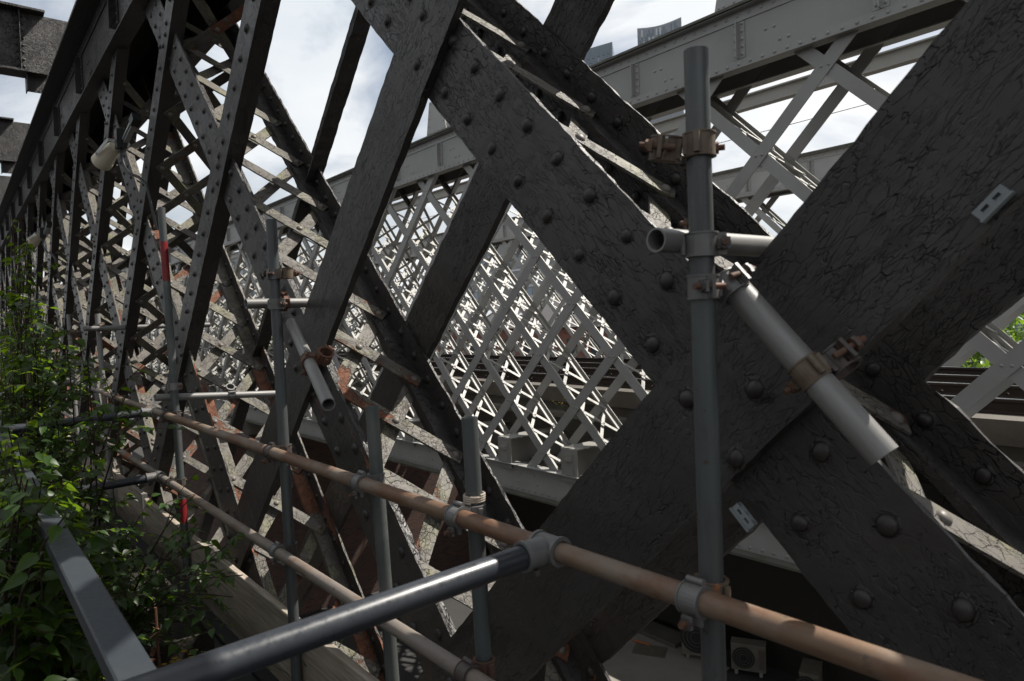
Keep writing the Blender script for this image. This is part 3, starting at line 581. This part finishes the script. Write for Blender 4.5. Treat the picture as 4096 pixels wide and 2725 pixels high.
# ------------------------------------------------------------------ boards, deck
obj('walkway_deck', MB().box((-40, -5, -1.86), (5, 1.3, -1.78)).mesh('walkway_deck', 'deck'), None, None, kind='structure')
obj('floor_cable', MB().path([(-9+.35*i, 1.13+.008*math.sin(i*1.7), -1.772) for i in range(27)], .0075, 6).mesh('floor_cable', 'black', True), None, None, label='thin black cable lying along the foot of the timber boards', category='cable')
for i, (x0, x1, z0, z1, y0, lab) in enumerate(((-6.35, -2.02, -1.665, -1.372, 1.19, 'sawn timber toe board behind the beige rail, long near one'), (-2.0, .9, -1.67, -1.38, 1.196, 'sawn timber toe board at the bottom edge of the view'), (-10.6, -6.47, -1.665, -1.36, 1.2, 'sawn timber toe board farther off with a metal end strap'), (-14.8, -10.7, -1.67, -1.37, 1.19, 'farthest timber toe board behind the leaves'))):
    p = solid_profile('toe_board', [(-.0, z0), (-.0, z1-.004), (.004, z1), (.034, z1), (.038, z1-.004), (.038, z0)], x1-x0, 'wood', .12, .0025, 60+i)
    o = obj('toe_board', p, None, Matrix.Translation(((x0+x1)/2, y0, 0)), label=lab, category='board', group='timber toe boards')
    if i == 2: obj('end_strap', MB().box((x1-.05, y0-.002, z0+.01), (x1+.003, y0+.04, z1+.003)).mesh('end_strap', 'galvpale'), o, None)
obj('skirting_board', solid_profile('skirting_board', [(0, -1.779), (0, -1.672), (.036, -1.672), (.036, -1.779)], 16, 'wood', .2, .003, 77), None, Matrix.Translation((-7, 1.212, 0)), label='darker low board on the deck beneath the timber toe boards', category='board')
obj('planter', MB().box((-14, .30, -1.779), (-3.65, .32, -1.52)).box((-14, .95, -1.779), (-3.65, .97, -1.52)).box((-3.67, .32, -1.779), (-3.65, .95, -1.52)).box((-14, .32, -1.779), (-3.67, .95, -1.56)).mesh('planter', 'soil'), None, None, label='long low dark planter trough under the leafy shrubs', category='planter')

# ------------------------------------------------------------------ loudspeakers
def speaker(label, base, s, yaw, pitch):
    r = empty('loudspeaker', base, label, 'loudspeaker', 'horn loudspeakers on the dark girder'); B = Vector(base)
    T = Matrix.Translation(B) @ Matrix.Rotation(yaw, 4, 'Z') @ Matrix.Rotation(pitch, 4, 'Y')
    prof = [(-.13, .0), (-.13, .045), (-.11, .058), (.07, .082), (.075, .086), (.115, .088), (.12, .084), (.118, .0)]; n = 28; v = []; f = []
    for x, q in prof: v += [(x, q*math.cos(2*math.pi*j/n), q*math.sin(2*math.pi*j/n)) for j in range(n)]
    for i in range(len(prof)-1):
        for j in range(n): k = (j+1) % n; f.append((i*n+j, i*n+k, (i+1)*n+k, (i+1)*n+j))
    me = mesh('horn_body', v, f, 'cream', True); me.set_sharp_from_angle(angle=math.radians(40)); b = obj('horn_body', me, r, T)
    obj('front_grille', MB().tube((.1185, 0, 0), (.121, 0, 0), .078, 28).mesh('front_grille', 'whitepl'), b, T)
    obj('bracket', MB().box((-.20, -.097, -.016), (.02, -.093, .016)).box((-.20, .093, -.016), (.02, .097, .016)).box((-.204, -.097, -.016), (-.20, .097, .016)).mesh('bracket', 'whitepl'), r, T)
    for sy in (-1, 1): obj('pivot_bolt', MB().tube((0, sy*.097, 0), (0, sy*.103, 0), .011, 12).mesh('pivot_bolt', 'zinc'), r, T)
    bx = T @ Vector((-.24, 0, .0)); Fb = Matrix.Translation(bx)
    obj('junction_box', MB().box((-.05, -.04, -.08), (.05, .04, .08)).mesh('junction_box', 'black'), r, Fb)
    a = Vector((bx.x+.03, bx.y+.05, bx.z-.17)); 
    obj('mount_strut', MB().box((-.42, -.02, -.02), (.02, .02, .0), aim((1.0, .12, .46), (bx.x+.28, bx.y+.06, bx.z+.09))).box((-.42, -.03, .002), (.02, -.012, .02), aim((1.0, .12, .46), (bx.x+.28, bx.y+.06, bx.z+.09))).mesh('mount_strut', 'zinc'), r, None)
    obj('end_cap', MB().box((-.04, -.035, -.035), (.05, .035, .035), aim((1.0, .12, .46), (bx.x+.30, bx.y+.06, bx.z+.1))).mesh('end_cap', 'black'), r, None)
    p0 = T @ Vector((-.12, 0, .05)); p1 = bx+Vector((0, 0, .08)); mid = (p0+p1)/2+Vector((0, 0, .07))
    pts = [(1-t)**2*p0+2*t*(1-t)*mid+t*t*p1 for t in [i/12 for i in range(13)]]
    obj('red_cable', MB().path(pts, .006, 8).mesh('red_cable', 'redcable', True), r, None)
    q0 = bx+Vector((0, 0, -.08)); pts = [q0, q0+Vector((0, 0, -.08)), q0+Vector((.03, .01, -.16)), q0+Vector((.10, .03, -.23)), q0+Vector((.22, .08, -.28)), q0+Vector((.32, .12, -.36)), q0+Vector((.36, .14, -.55)), q0+Vector((.42, .16, -.75))]
    obj('conduit', MB().path(pts, .012, 8).mesh('conduit', 'black', True), r, None)
speaker('cream horn loudspeaker with red cable mounted on the dark girder', (-7.0, 1.16, 1.61), 1, math.radians(200), math.radians(26))
speaker('farther cream horn loudspeaker half hidden behind the leaves', (-13.6, 1.16, 1.62), 1, math.radians(200), math.radians(20))
# ------------------------------------------------------------------ grey clips on the big diagonal
def clip(label, loc, d, sc=1.):
    F = aim(d, loc, (0, -1, 0)) @ Matrix.Scale(sc, 4); r = empty('cable_clip', loc, label, 'clip', 'grey clips on the dark girder')
    obj('clip_body', MB().box((-.035, -.012, -.004), (.035, -.004, .012)).box((-.035, .004, -.004), (.035, .012, .012)).box((-.035, -.012, -.004), (-.022, .012, .0119)).box((-.006, -.012, -.004), (.006, .012, .0119)).box((.022, -.012, -.004), (.035, .012, .0119)).box((-.034, -.0119, -.006), (.034, .0119, .0)).mesh('clip_body', 'clip'), r, F)
    obj('clip_lip', MB().box((-.037, -.017, -.006), (.037, -.0125, .018)).mesh('clip_lip', 'clip'), r, F)
clip('pale grey slotted clip on the edge of the largest dark diagonal, upper right', (-.3745, 1.371, .172), (S2, 0, S2), .86)
clip('dim grey slotted clip low on the dark diagonal beside the right post', (-.866, 1.385, -.462), (S2, 0, -S2), .86)

# ------------------------------------------------------------------ railway deck and tracks
obj('viaduct_deck', MB().box((-120, 8.12, -1.42), (12, 14.2, -1.16)).box((-120, 7.86, -1.64), (12, 8.11, -1.56)).box((-120, 8.2, -2.0), (12, 14.2, -1.43)).mesh('viaduct_deck', 'slab'), None, None, kind='structure')
rp = [(-.065, 0), (-.065, .012), (-.012, .03), (-.009, .11), (-.034, .122), (-.034, .150), (-.028, .156), (.028, .156), (.034, .150), (.034, .122), (.009, .11), (.012, .03), (.065, .012), (.065, 0)]
for i, (y, lab) in enumerate(((8.6, 'nearest rail of the railway track'), (10.035, 'second rail of the railway track'), (11.25, 'third rail, nearer rail of the far track'), (12.68, 'farthest rail of the far track'))):
    r = empty('railway_rail', (-20, y, -1.156), 'steel running rail, '+lab, 'rail', 'running rails on the railway deck')
    obj('rail_body', solid_profile('rail_body', rp, 130, 'railside'), r, Matrix.Translation((-54, y, -1.156)))
    obj('rail_head', MB().box((-65, -.0275, .1562), (65, .0275, .1575)).mesh('rail_head', 'railtop'), r, Matrix.Translation((-54, y, -1.156)))
    for k in range(36): obj('rail_clip', MB().box((-.05, -.12, 0), (.05, .12, .018)).path([(0, -.1, .02), (.03, -.11, .06), (0, -.07, .07), (-.03, -.06, .04)], .009, 6).mesh('rail_clip', 'railside') if k == 0 and i == 0 else bpy.data.meshes['rail_clip'], r, Matrix.Translation((1-.72*k, y, -1.156)))
for i, (z, y) in enumerate(((4.6, 11.5), (3.9, 10.6), (3.55, 12.4))):
    obj('overhead_wire', MB().path([(8-4*k, y, z-.03*((k % 5)-2)**2*.25) for k in range(34)], .007, 5).mesh('overhead_wire', 'wire'), None, None, label='thin overhead wire above the railway, '+('highest', 'middle', 'lowest')[i]+' of three', category='wire', group='overhead wires')

# ------------------------------------------------------------------ ground level
obj('ground', MB().box((-1500, -600, -9.8), (600, 1500, -9.3)).mesh('ground', 'earth'), None, None, kind='structure')
obj('yard', MB().box((-17, 11.4, -9.296), (-10.2, 15.4, -9.27)).mesh('yard', 'street'), None, None, kind='structure')
def simple(name, label, cat, mb, mat, group=None, loc=None):
    o = obj(name, mb.mesh(name, mat), None, Matrix.Translation(loc) if loc else None, label=label, category=cat)
    if group: o['group'] = group
    return o
pier = empty('brick_pier', (-24, 10, -9.3), 'red brick pier with shade-darkened colour under the pale railway girders', 'pier')
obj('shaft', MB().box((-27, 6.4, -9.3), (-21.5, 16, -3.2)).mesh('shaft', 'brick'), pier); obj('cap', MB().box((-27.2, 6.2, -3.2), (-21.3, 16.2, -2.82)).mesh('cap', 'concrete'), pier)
wl = empty('yard_wall', (-16, 18.5, -9.3), 'yard wall coloured near-black for shade, with faded white graffiti below the railway', 'wall')
obj('wall', MB().box((-40, 16.25, -9.3), (-4.5, 16.6, -4.6)).mesh('wall', 'shadewall'), wl); obj('coping', MB().box((-40, 16.21, -4.6), (-4.5, 16.7, -4.4)).mesh('coping', 'concrete'), wl)
def ac(label, x, y, w, h, d, yaw):
    r = empty('air_conditioner', (x, y, -9.3), label, 'air conditioner', 'air conditioning units in the yard'); T = Matrix.Translation((x, y, -9.3)) @ Matrix.Rotation(yaw, 4, 'Z')
    obj('casing', MB().box((-w/2, -d/2, .12), (w/2, d/2, .12+h)).mesh('casing', 'acbody'), r, T); obj('lid', MB().box((-w/2-.01, -d/2-.01, .12+h+.001), (w/2+.01, d/2+.01, .15+h)).mesh('lid', 'acbody'), r, T)
    c = Vector((-w*.14, -d/2-.004, .12+h*.5)); mb = MB().tube((c.x, c.y, c.z), (c.x, c.y-.012, c.z), h*.42, 28); obj('fan_recess', mb.mesh('fan_recess', 'black'), r, T)
    mb = MB()
    for q in (.15, .25, .35): mb.path([(c.x+h*q*math.cos(a), c.y-.016, c.z+h*q*math.sin(a)) for a in [i*math.pi/14 for i in range(29)]], .006, 4)
    obj('fan_guard', mb.mesh('fan_guard', 'acbody'), r, T)
    obj('side_grille', MB().box((w*.3, -d/2-.012, .2), (w*.46, -d/2-.001, .05+h)).mesh('side_grille', 'castdark'), r, T)
    for sx in (-1, 1): obj('foot', MB().box((sx*w*.36-.04, -d/2, 0), (sx*w*.36+.04, d/2, .12)).mesh('foot', 'concrete'), r, T)
ac('grubby white air conditioning unit with round fan standing in the dark yard', -9.75, 16.2-.62, .84, .66, .34, math.radians(28))
ac('narrow white air conditioning unit right of the one with the round fan', -8.1, 15.6, .42, .62, .75, math.radians(20))
ac('larger mossy air conditioning unit behind the one with the round fan', -11.0, 15.9-.5, 1.1, 1.0, .4, math.radians(28))
simple('plywood_sheet', 'crumpled pale sheet lying on the sunlit yard', 'sheet', MB().box((-.45, -.3, 0), (.45, .3, .02), Matrix.Rotation(.5, 4, 'Z')), 'acbody', None, (-12.2, 14.6, -9.268))
simple('orange_bar', 'short orange bar lying on the sunlit yard beside the crumpled sheet', 'bar', MB().tube((0, 0, .03), (.5, .12, .03), .035, 10), 'orange', None, (-12.9, 14.7, -9.27))
simple('yard_kerb', 'dark raised strip at the edge of the sunlit yard', 'kerb', MB().box((-16, 15.2, -9.3), (-11.8, 15.9, -9.15)), 'slab')
# graffiti strokes on the yard wall
def text_obj(body, size, loc, mat, parent):
    cu = bpy.data.curves.new('graffiti', 'FONT'); cu.body = body; cu.size = size; cu.extrude = .004; cu.space_line = .9; cu.shear = .2
    t = bpy.data.objects.new('graffiti', cu); COL.objects.link(t); bpy.context.view_layer.update()
    me = bpy.data.meshes.new_from_object(t.evaluated_get(bpy.context.evaluated_depsgraph_get())); bpy.data.objects.remove(t); me.materials.clear(); me.materials.append(M[mat]); me.name = 'graffiti'
    obj('graffiti', me, parent, fr((1, 0, 0), (0, 0, 1), (0, -1, 0), loc))
# ------------------------------------------------------------------ buildings
def windows(parent, plane, xs, zs, w, h, fixed, axis, glass, frame, sill=True):
    gl = MB().box((-w/2, .0, -h/2), (w/2, .02, h/2)).mesh('pane', glass); fm = MB().box((-w/2-.08, -.02, -h/2-.08), (-w/2, .06, h/2+.08)).box((w/2, -.02, -h/2-.08), (w/2+.08, .06, h/2+.08)).box((-w/2, -.02, h/2), (w/2, .06, h/2+.08)).box((-w/2, -.05, -h/2-.1), (w/2, .06, -h/2)).box((-.03, -.015, -h/2), (.03, -.001, h/2)).mesh('window', frame)
    for x in xs:
        for z in zs:
            T = Matrix.Translation((x, fixed-.03, z)) if axis == 'y' else Matrix.Translation((fixed+.03, x, z)) @ Matrix.Rotation(math.pi/2, 4, 'Z')
            o = obj('window', fm, parent, T); obj('pane', gl, o, T)
wh = empty('warehouse', (-55, 50, -9.3), 'red brick warehouse with grey roof behind the railway', 'building')
obj('wall', MB().box((-82, 45, -9.3), (-34, 58, -.7)).mesh('wall', 'brickfar'), wh)
rf = obj('roof', mesh('roof', [(-82.5, 44.5, -.7), (-33.5, 44.5, -.7), (-33.5, 58.5, -.7), (-82.5, 58.5, -.7), (-80, 51.5, 2.9), (-36, 51.5, 2.9)], [(0, 1, 5, 4), (2, 3, 4, 5), (1, 2, 5), (3, 0, 4), (3, 2, 1, 0)], 'roofgrey'), wh)
for i in range(6): obj('skylight', MB().box((-.7, 0, 0), (.7, 1.5, .06), Matrix.Translation((-76+7*i, 46.8, .62)) @ Matrix.Rotation(math.radians(27), 4, 'X')).mesh('skylight', 'panelpale'), rf)
windows(wh, 'y', [-80+3.1*i for i in range(15)], [-2.6, -5.2, -7.6], 1.1, 1.5, 45, 'y', 'glass', 'castdark')
windows(wh, 'x', [47, 50, 53, 56], [-2.6, -5.2, -7.6], 1.1, 1.5, -34, 'x', 'glass', 'castdark')
ap = empty('apartment_block', (-90, 88, -9.3), 'pale rendered apartment block with tall blue windows behind the warehouse', 'building')
obj('wall', MB().box((-118, 82, -9.3), (-66, 96, 15)).mesh('wall', 'stone'), ap); obj('parapet', MB().box((-118.2, 81.8, 15), (-65.8, 96.2, 15.6)).mesh('parapet', 'stone'), ap)
for z in [-6+3.1*i for i in range(7)]: obj('floor_band', MB().box((-118, 81.85, z-.18), (-66, 81.999, z+.18)).mesh('floor_band', 'panelpale'), ap)
windows(ap, 'y', [-116+2.75*i for i in range(18)], [-4.3+3.1*i for i in range(6)], 1.05, 2.1, 82, 'y', 'glassblue', 'panelgrey')
def tower(label, cx, cy, w, d, h0, h1, pan, yaw, rows, cols, seed, wave):
    rnd = random.Random(seed); r = empty('tower_block', (cx, cy, -9.3), label, 'tower'); T = Matrix.Translation((cx, cy, -9.3)) @ Matrix.Rotation(yaw, 4, 'Z')
    top = lambda t: h0+(h1-h0)*t+wave*math.sin(t*math.pi)*-1
    n = 10; v = []; f = []
    for i in range(n+1):
        x = -w/2+w*i/n; v += [(x, -d/2, 0), (x, d/2, 0), (x, -d/2, top(i/n)), (x, d/2, top(i/n)-wave*1.3)]
    for i in range(n):
        a, b = 4*i, 4*i+4; f += [(a, b, b+2, a+2), (b+1, a+1, a+3, b+3), (a+2, b+2, b+3, a+3)]
    f += [(0, 2, 3, 1), (4*n, 4*n+1, 4*n+3, 4*n+2)]
    obj('core', mesh('core', v, f, pan[0]), r, T)
    pw, ph = w/cols, 4.6; mes = [MB().box((-pw*.42, -.3, -ph*.46), (pw*.42, -.02, ph*.46)).mesh('glass_panel', p) for p in pan]
    for q in range(rows):
        for c in range(cols):
            x = -w/2+pw*(c+.5); z = top((c+.5)/cols)-ph*(q+.75) - (2.3 if c % 2 else 0)
            k = 0 if rnd.random() < .55 else 1
            if rnd.random() < (.34 if q == 1 else .07): k = 2
            obj('glass_panel', mes[k], r, T @ Matrix.Translation((x, -d/2, z)))
tower('silver grey glass tower rising above the pale girder', -268, 347, 26, 24, 184, 187.5, ('panelgrey', 'panelblue', 'panelpale'), math.radians(38), 9, 24, 3, 1.6)
tower('darker blue glass tower left of the silver grey one', -251, 269, 21, 16, 147.5, 151, ('panelblue', 'panelgrey', 'panelpale'), math.radians(38), 7, 16, 8, 0.)
tower('far hazy blue glass tower seen through the lattice at left', -330, 105, 26, 26, 44, 46, ('panelgrey', 'panelblue', 'panelpale'), math.radians(70), 9, 14, 5, 0.)
of = empty('glass_office', (-7, 62, -9.3), 'dark glass office with concrete columns at the right edge', 'building')
obj('wall', MB().box((-16, 60, -3), (8, 72, 8)).mesh('wall', 'glassblue'), of)
for i in range(9): obj('column', MB().box((-.3, -.3, 0), (.3, .3, 6.3)).mesh('column', 'concrete'), of, Matrix.Translation((-15.5+2.9*i, 59.8, -9.3)))
for i in range(12): obj('mullion', MB().box((-.1, -.15, 0), (.1, 0, 11)).mesh('mullion', 'panelgrey'), of, Matrix.Translation((-15.5+2*i, 59.99, -3)))
cb = empty('brick_cabin', (-6.5, 30, -9.3), 'small red brick building with stone coping at the right edge', 'building')
obj('wall', MB().box((-8.6, 32, -9.3), (2, 40, -1.9)).mesh('wall', 'brickfar'), cb); obj('coping', MB().box((-8.8, 31.8, -1.9), (2.2, 40.2, -1.6)).mesh('coping', 'panelpale'), cb)

# ------------------------------------------------------------------ vegetation
def leaf_mesh(name, L, w, mat, fold=.25):
    v = []; f = []; n = 5
    for i in range(n+1):
        t = i/n; ww = w*(math.sin(math.pi*min(1, t*1.02)**.75)*(1-.35*t)) if 0 < i < n else 0; x = t*L; z = -.22*L*t*t
        v += [(x, -ww, z+fold*ww), (x, 0, z), (x, ww, z+fold*ww)]
    for i in range(n): a, b = 3*i, 3*i+3; f += [(a, b, b+1, a+1), (a+1, b+1, b+2, a+2)]
    return mesh(name, v, f, mat, True)
def tree(label, x, y, z0, H, R, mat, n, seed):
    rs = np.random.RandomState(seed); r = empty('tree', (x, y, z0), label, 'tree', 'trees beyond the railway')
    mb = MB().path([(x, y, z0), (x+.2, y, z0+H*.3), (x-.1, y+.2, z0+H*.55), (x+.2, y, z0+H*.8)], .22, 7, .05)
    for i in range(7):
        a = i*2.4; h = H*(.35+.07*i); mb.path([(x, y, z0+h), (x+R*.4*math.cos(a), y+R*.4*math.sin(a), z0+h+H*.1), (x+R*.8*math.cos(a), y+R*.8*math.sin(a), z0+h+H*.22)], .07, 5, .015)
    obj('trunk', mb.mesh('trunk', 'bark'), r)
    cl = [Vector((x+rs.normal()*R*.5, y+rs.normal()*R*.5, z0+H*(.45+.5*rs.rand()))) for _ in range(34)]
    lf = leaf_mesh('tree_leaf', .34, .10, mat); ms = []
    for i in range(n):
        c = cl[rs.randint(len(cl))]; p = c+Vector(rs.normal(size=3)*R*.2); e = rs.rand(3)*6.28
        ms.append(Matrix.Translation(p) @ Matrix.Rotation(e[0], 4, 'Z') @ Matrix.Rotation(e[1]*.4-1, 4, 'Y') @ Matrix.Scale(.6+rs.rand()*.7, 4))
    obj('crown', join_instances('crown', lf, ms, mat), r, None, kind='stuff')
for i, (x, y, H, R, lab) in enumerate(((-10.6, 34, 11.6, 2.4, 'pale green tree beyond the railway at right, left one'), (-9.6, 46, 13.2, 3.0, 'green tree beyond the railway at the right edge'), (-66, 24, 10.5, 3.5, 'round green tree seen through the lattice left of centre, right one'), (-75, 24.5, 10, 3.2, 'round green tree seen through the lattice left of centre, left one'), (-9.3, 26.5, 8.9, 2.4, 'bright green bush beyond the tracks at right'))):
    tree(lab, x, y, -9.3, H, R, 'treeleaf', 2600, 20+i)

LEAVES = [leaf_mesh('leaf', .105, .032, 'leaf', .3), leaf_mesh('leaf', .085, .029, 'leaf', .15), leaf_mesh('leaf', .095, .030, 'leaf2', .35), leaf_mesh('leaf', .075, .025, 'leaf2', .2)]
def shrub(label, root, tips, seed, nl=9, single=160, lsc=1., tw=4):
    rs = np.random.RandomState(seed); root = Vector(root); r = empty('leafy_shrub', root, label, 'shrub', 'leafy shrubs in the planter'); stem = MB(); ms = []
    def branch(a, b, rad, leaves, sag):
        a, b = Vector(a), Vector(b); k = 8; pts = []
        side = Vector((rs.normal(), rs.normal(), 0))*.04
        for i in range(k+1):
            t = i/k; p = a.lerp(b, t)+side*math.sin(math.pi*t); p.z += sag*math.sin(math.pi*t)*(b-a).length; pts.append(p)
        stem.path(pts, rad, 5, rad*.35)
        for i in range(leaves):
            t = .3+.7*(i+rs.rand()*.6)/leaves; t = min(t, .999); q = t*k; j = int(q); p = pts[j].lerp(pts[j+1], q-j); d = (pts[j+1]-pts[j]).normalized()
            az = math.atan2(d.y, d.x)+(1 if i % 2 else -1)*(.5+rs.rand()*.8); el = rs.normal()*.22-.22; roll = rs.normal()*.4
            s = (.6+rs.rand()*.6)*lsc*(1.05-.3*t)
            ms.append((p, Matrix.Translation(p) @ Matrix.Rotation(az, 4, 'Z') @ Matrix.Rotation(-el, 4, 'Y') @ Matrix.Rotation(roll, 4, 'X') @ Matrix.Scale(s, 4)))
        return pts
    for b in tips:
        b = Vector(b); pts = branch(root+Vector((rs.normal()*.08, rs.normal()*.06, 0)), b, .007, nl, .12)
        for q in range(tw):
            s = pts[min(7, 3+q)]; dd = Vector((rs.normal()*.16, rs.normal()*.13, rs.normal()*.09))+(b-root).normalized()*.14
            branch(s, s+dd, .003, int(nl*.75), .08)
    obj('stem', stem.mesh('stem', 'bark', True), r)
    ms.sort(key=lambda t: (0 if in_view(t[0]) else 1, t[0].length))
    for i, (p, m) in enumerate(ms[:single]): obj('leaf', LEAVES[(i*7+seed) % 4], r, m)
    rest = [m for p, m in ms[single:]]
    if rest: obj('foliage', join_instances('foliage', LEAVES[seed % 2], rest, 'leaf'), r, None, kind='stuff')
rs = np.random.RandomState(3)
def tips(n, cx, cy, sx, sy, z0, z1, ymin=.3, ymax=1.0): return [(cx+rs.normal()*sx, min(ymax, max(ymin, cy+rs.normal()*sy)), z0+(z1-z0)*rs.rand()) for _ in range(n)]
shrub('small sunlit shrub spilling over the deck in front of the toe board', (-3.75, .55, -1.56), tips(12, -3.45, .60, .14, .11, -1.36, -1.08)+[(-3.0, .88, -1.13), (-3.08, .82, -1.2), (-2.92, .9, -1.02), (-3.15, .9, -1.0)], 1, 9, 240, .72)
shrub('shrub reaching across the timber toe board', (-4.1, .55, -1.56), tips(12, -3.9, .55, .2, .13, -1.42, -1.02)+[(-3.5, .88, -.92), (-3.6, .9, -.80), (-3.3, .9, -.98)], 2, 9, 220, .75)
shrub('shrub in front of the navy tubes, nearest of the taller ones', (-4.5, .6, -1.54), tips(13, -4.3, .55, .26, .14, -1.45, -1.0), 3, 10, 220, .85)
shrub('shrub reaching a thin spray towards the red and white post', (-5.3, .6, -1.54), tips(12, -5.1, .52, .25, .12, -1.2, -.72)+[(-4.35, .86, -.16), (-4.55, .82, -.3), (-4.2, .8, -.42), (-4.9, .6, .02), (-4.7, .62, -.1), (-5.1, .55, .12)], 4, 10, 220, .9)
shrub('tall shrub at the left edge with leaves against the dark girder', (-6.0, .42, -1.54), tips(24, -5.6, .46, .36, .10, -.7, .35)+[(-5.9, .42, .86), (-6.15, .42, .74), (-5.6, .43, .66), (-6.3, .4, .9), (-5.3, .45, .45), (-6.6, .41, .8), (-6.8, .42, 1.0), (-6.1, .41, .55), (-6.5, .42, .6), (-7.0, .43, .75)], 5, 11, 260)
shrub('tall shrub below the farther loudspeaker at left', (-7.2, .5, -1.54), tips(22, -7.0, .5, .45, .12, -.7, .35), 6, 11, 180)
shrub('farthest tall shrub at the left edge', (-8.8, .5, -1.54), tips(20, -8.6, .5, .6, .12, -.7, .5), 7, 11, 120)
shrub('dark shrub overhanging the slate handrail in the lower left', (-3.2, .22, -1.78), tips(22, -3.0, .20, .25, .06, -.95, -.5, .08, .34)+tips(16, -2.8, .17, .25, .03, -.62, -.40, .12, .22)+tips(12, -2.6, .12, .2, .05, -1.4, -1.0, .02, .2), 8, 11, 200, .9)
shrub('dark shrub overhanging the slate handrail, farther along', (-4.3, .2, -1.78), tips(26, -4.0, .22, .4, .08, -1.0, -.3, .06, .4), 9, 11, 200)
shrub('low dark shrub left of the slate handrail in the bottom corner', (-2.0, .02, -1.78), tips(18, -1.75, .06, .22, .05, -1.5, -1.0, -.05, .16), 10, 11, 140)
def ragwort(label, loc, h, seed, n):
    rs = np.random.RandomState(seed); r = empty('ragwort', loc, label, 'flower', 'yellow ragwort plants'); st = MB(); fl = MB(); lv = []
    for i in range(n):
        b = Vector(loc); t = b+Vector((rs.normal()*.1*h/.3, rs.normal()*.1*h/.3, h*(.6+.4*rs.rand()))); st.path([b, b.lerp(t, .5)+Vector((0, 0, .02)), t], .003, 5, .0015)
        for q in range(3):
            c = t+Vector((rs.normal()*.016, rs.normal()*.016, rs.normal()*.01))
            for k in range(9):
                a = k*.7; fl.add([(0, -.0025, 0), (.013, -.003, .001), (.013, .003, .001), (0, .0025, 0)], [(0, 1, 2, 3)], Matrix.Translation(c) @ Matrix.Rotation(rs.normal()*.1, 4, 'X') @ Matrix.Rotation(a, 4, 'Z'))
            fl.tube(c, c+Vector((0, 0, .004)), .005, 8)
        for q in range(6):
            p = b.lerp(t, .15+.13*q); lv.append(Matrix.Translation(p) @ Matrix.Rotation(rs.rand()*6.3, 4, 'Z') @ Matrix.Rotation(-.4, 4, 'Y') @ Matrix.Scale(.75, 4))
    obj('stem', st.mesh('stem', 'grass'), r); obj('petals', fl.mesh('petals', 'yellow'), r); obj('foliage', join_instances('foliage', leaf_mesh('leaf', .06, .009, 'grass'), lv, 'grass'), r, None, kind='stuff')
ragwort('yellow ragwort in bloom on the dark deck below the sunlit shrub', (-3.34, .80, -1.779), .36, 1, 6)
ragwort('small yellow ragwort left of the other, under the sunlit shrub', (-3.45, .70, -1.779), .28, 2, 5)
ragwort('far yellow ragwort growing on the track slab ledge', (-8.33, 7.98, -1.56), .25, 3, 4)
dl = MB(); rs2 = np.random.RandomState(9)
for i in range(14):
    p = Vector((-3.09+rs2.normal()*.012, .60+rs2.normal()*.012, -1.16-.018*i)); dl.add([(0, -.012, 0), (.03, -.004, -.02), (.028, .012, -.024), (-.004, .01, 0)], [(0, 1, 2, 3)], Matrix.Translation(p) @ Matrix.Rotation(rs2.rand()*6.3, 4, 'Z'))
dl.path([(-3.09, .60, -1.12), (-3.088, .602, -1.3), (-3.08, .61, -1.5), (-3.06, .62, -1.778)], .006, 6)
simple('withered_stem', 'withered brown flower stem standing among the sunlit leaves', 'dead plant', dl, 'deadleaf')
gr = []; lf = leaf_mesh('blade', .13, .004, 'grass', .1)
for i in range(130):
    x = -3.3+rs2.normal()*.35; gr.append(Matrix.Translation((x, 1.26+rs2.rand()*.03, -1.78)) @ Matrix.Rotation(rs2.rand()*6.3, 4, 'Z') @ Matrix.Rotation(-1.15+rs2.normal()*.3, 4, 'Y') @ Matrix.Scale(.8+rs2.rand()*1.9, 4))
obj('grass', join_instances('grass', lf, gr, 'grass'), None, None, label='tuft of thin grass behind the timber toe board', category='grass', kind='stuff')
text_obj('UNO\n UN\n  IH', 1.0, (-16.2, 16.24, -7.4), 'chalk', wl)
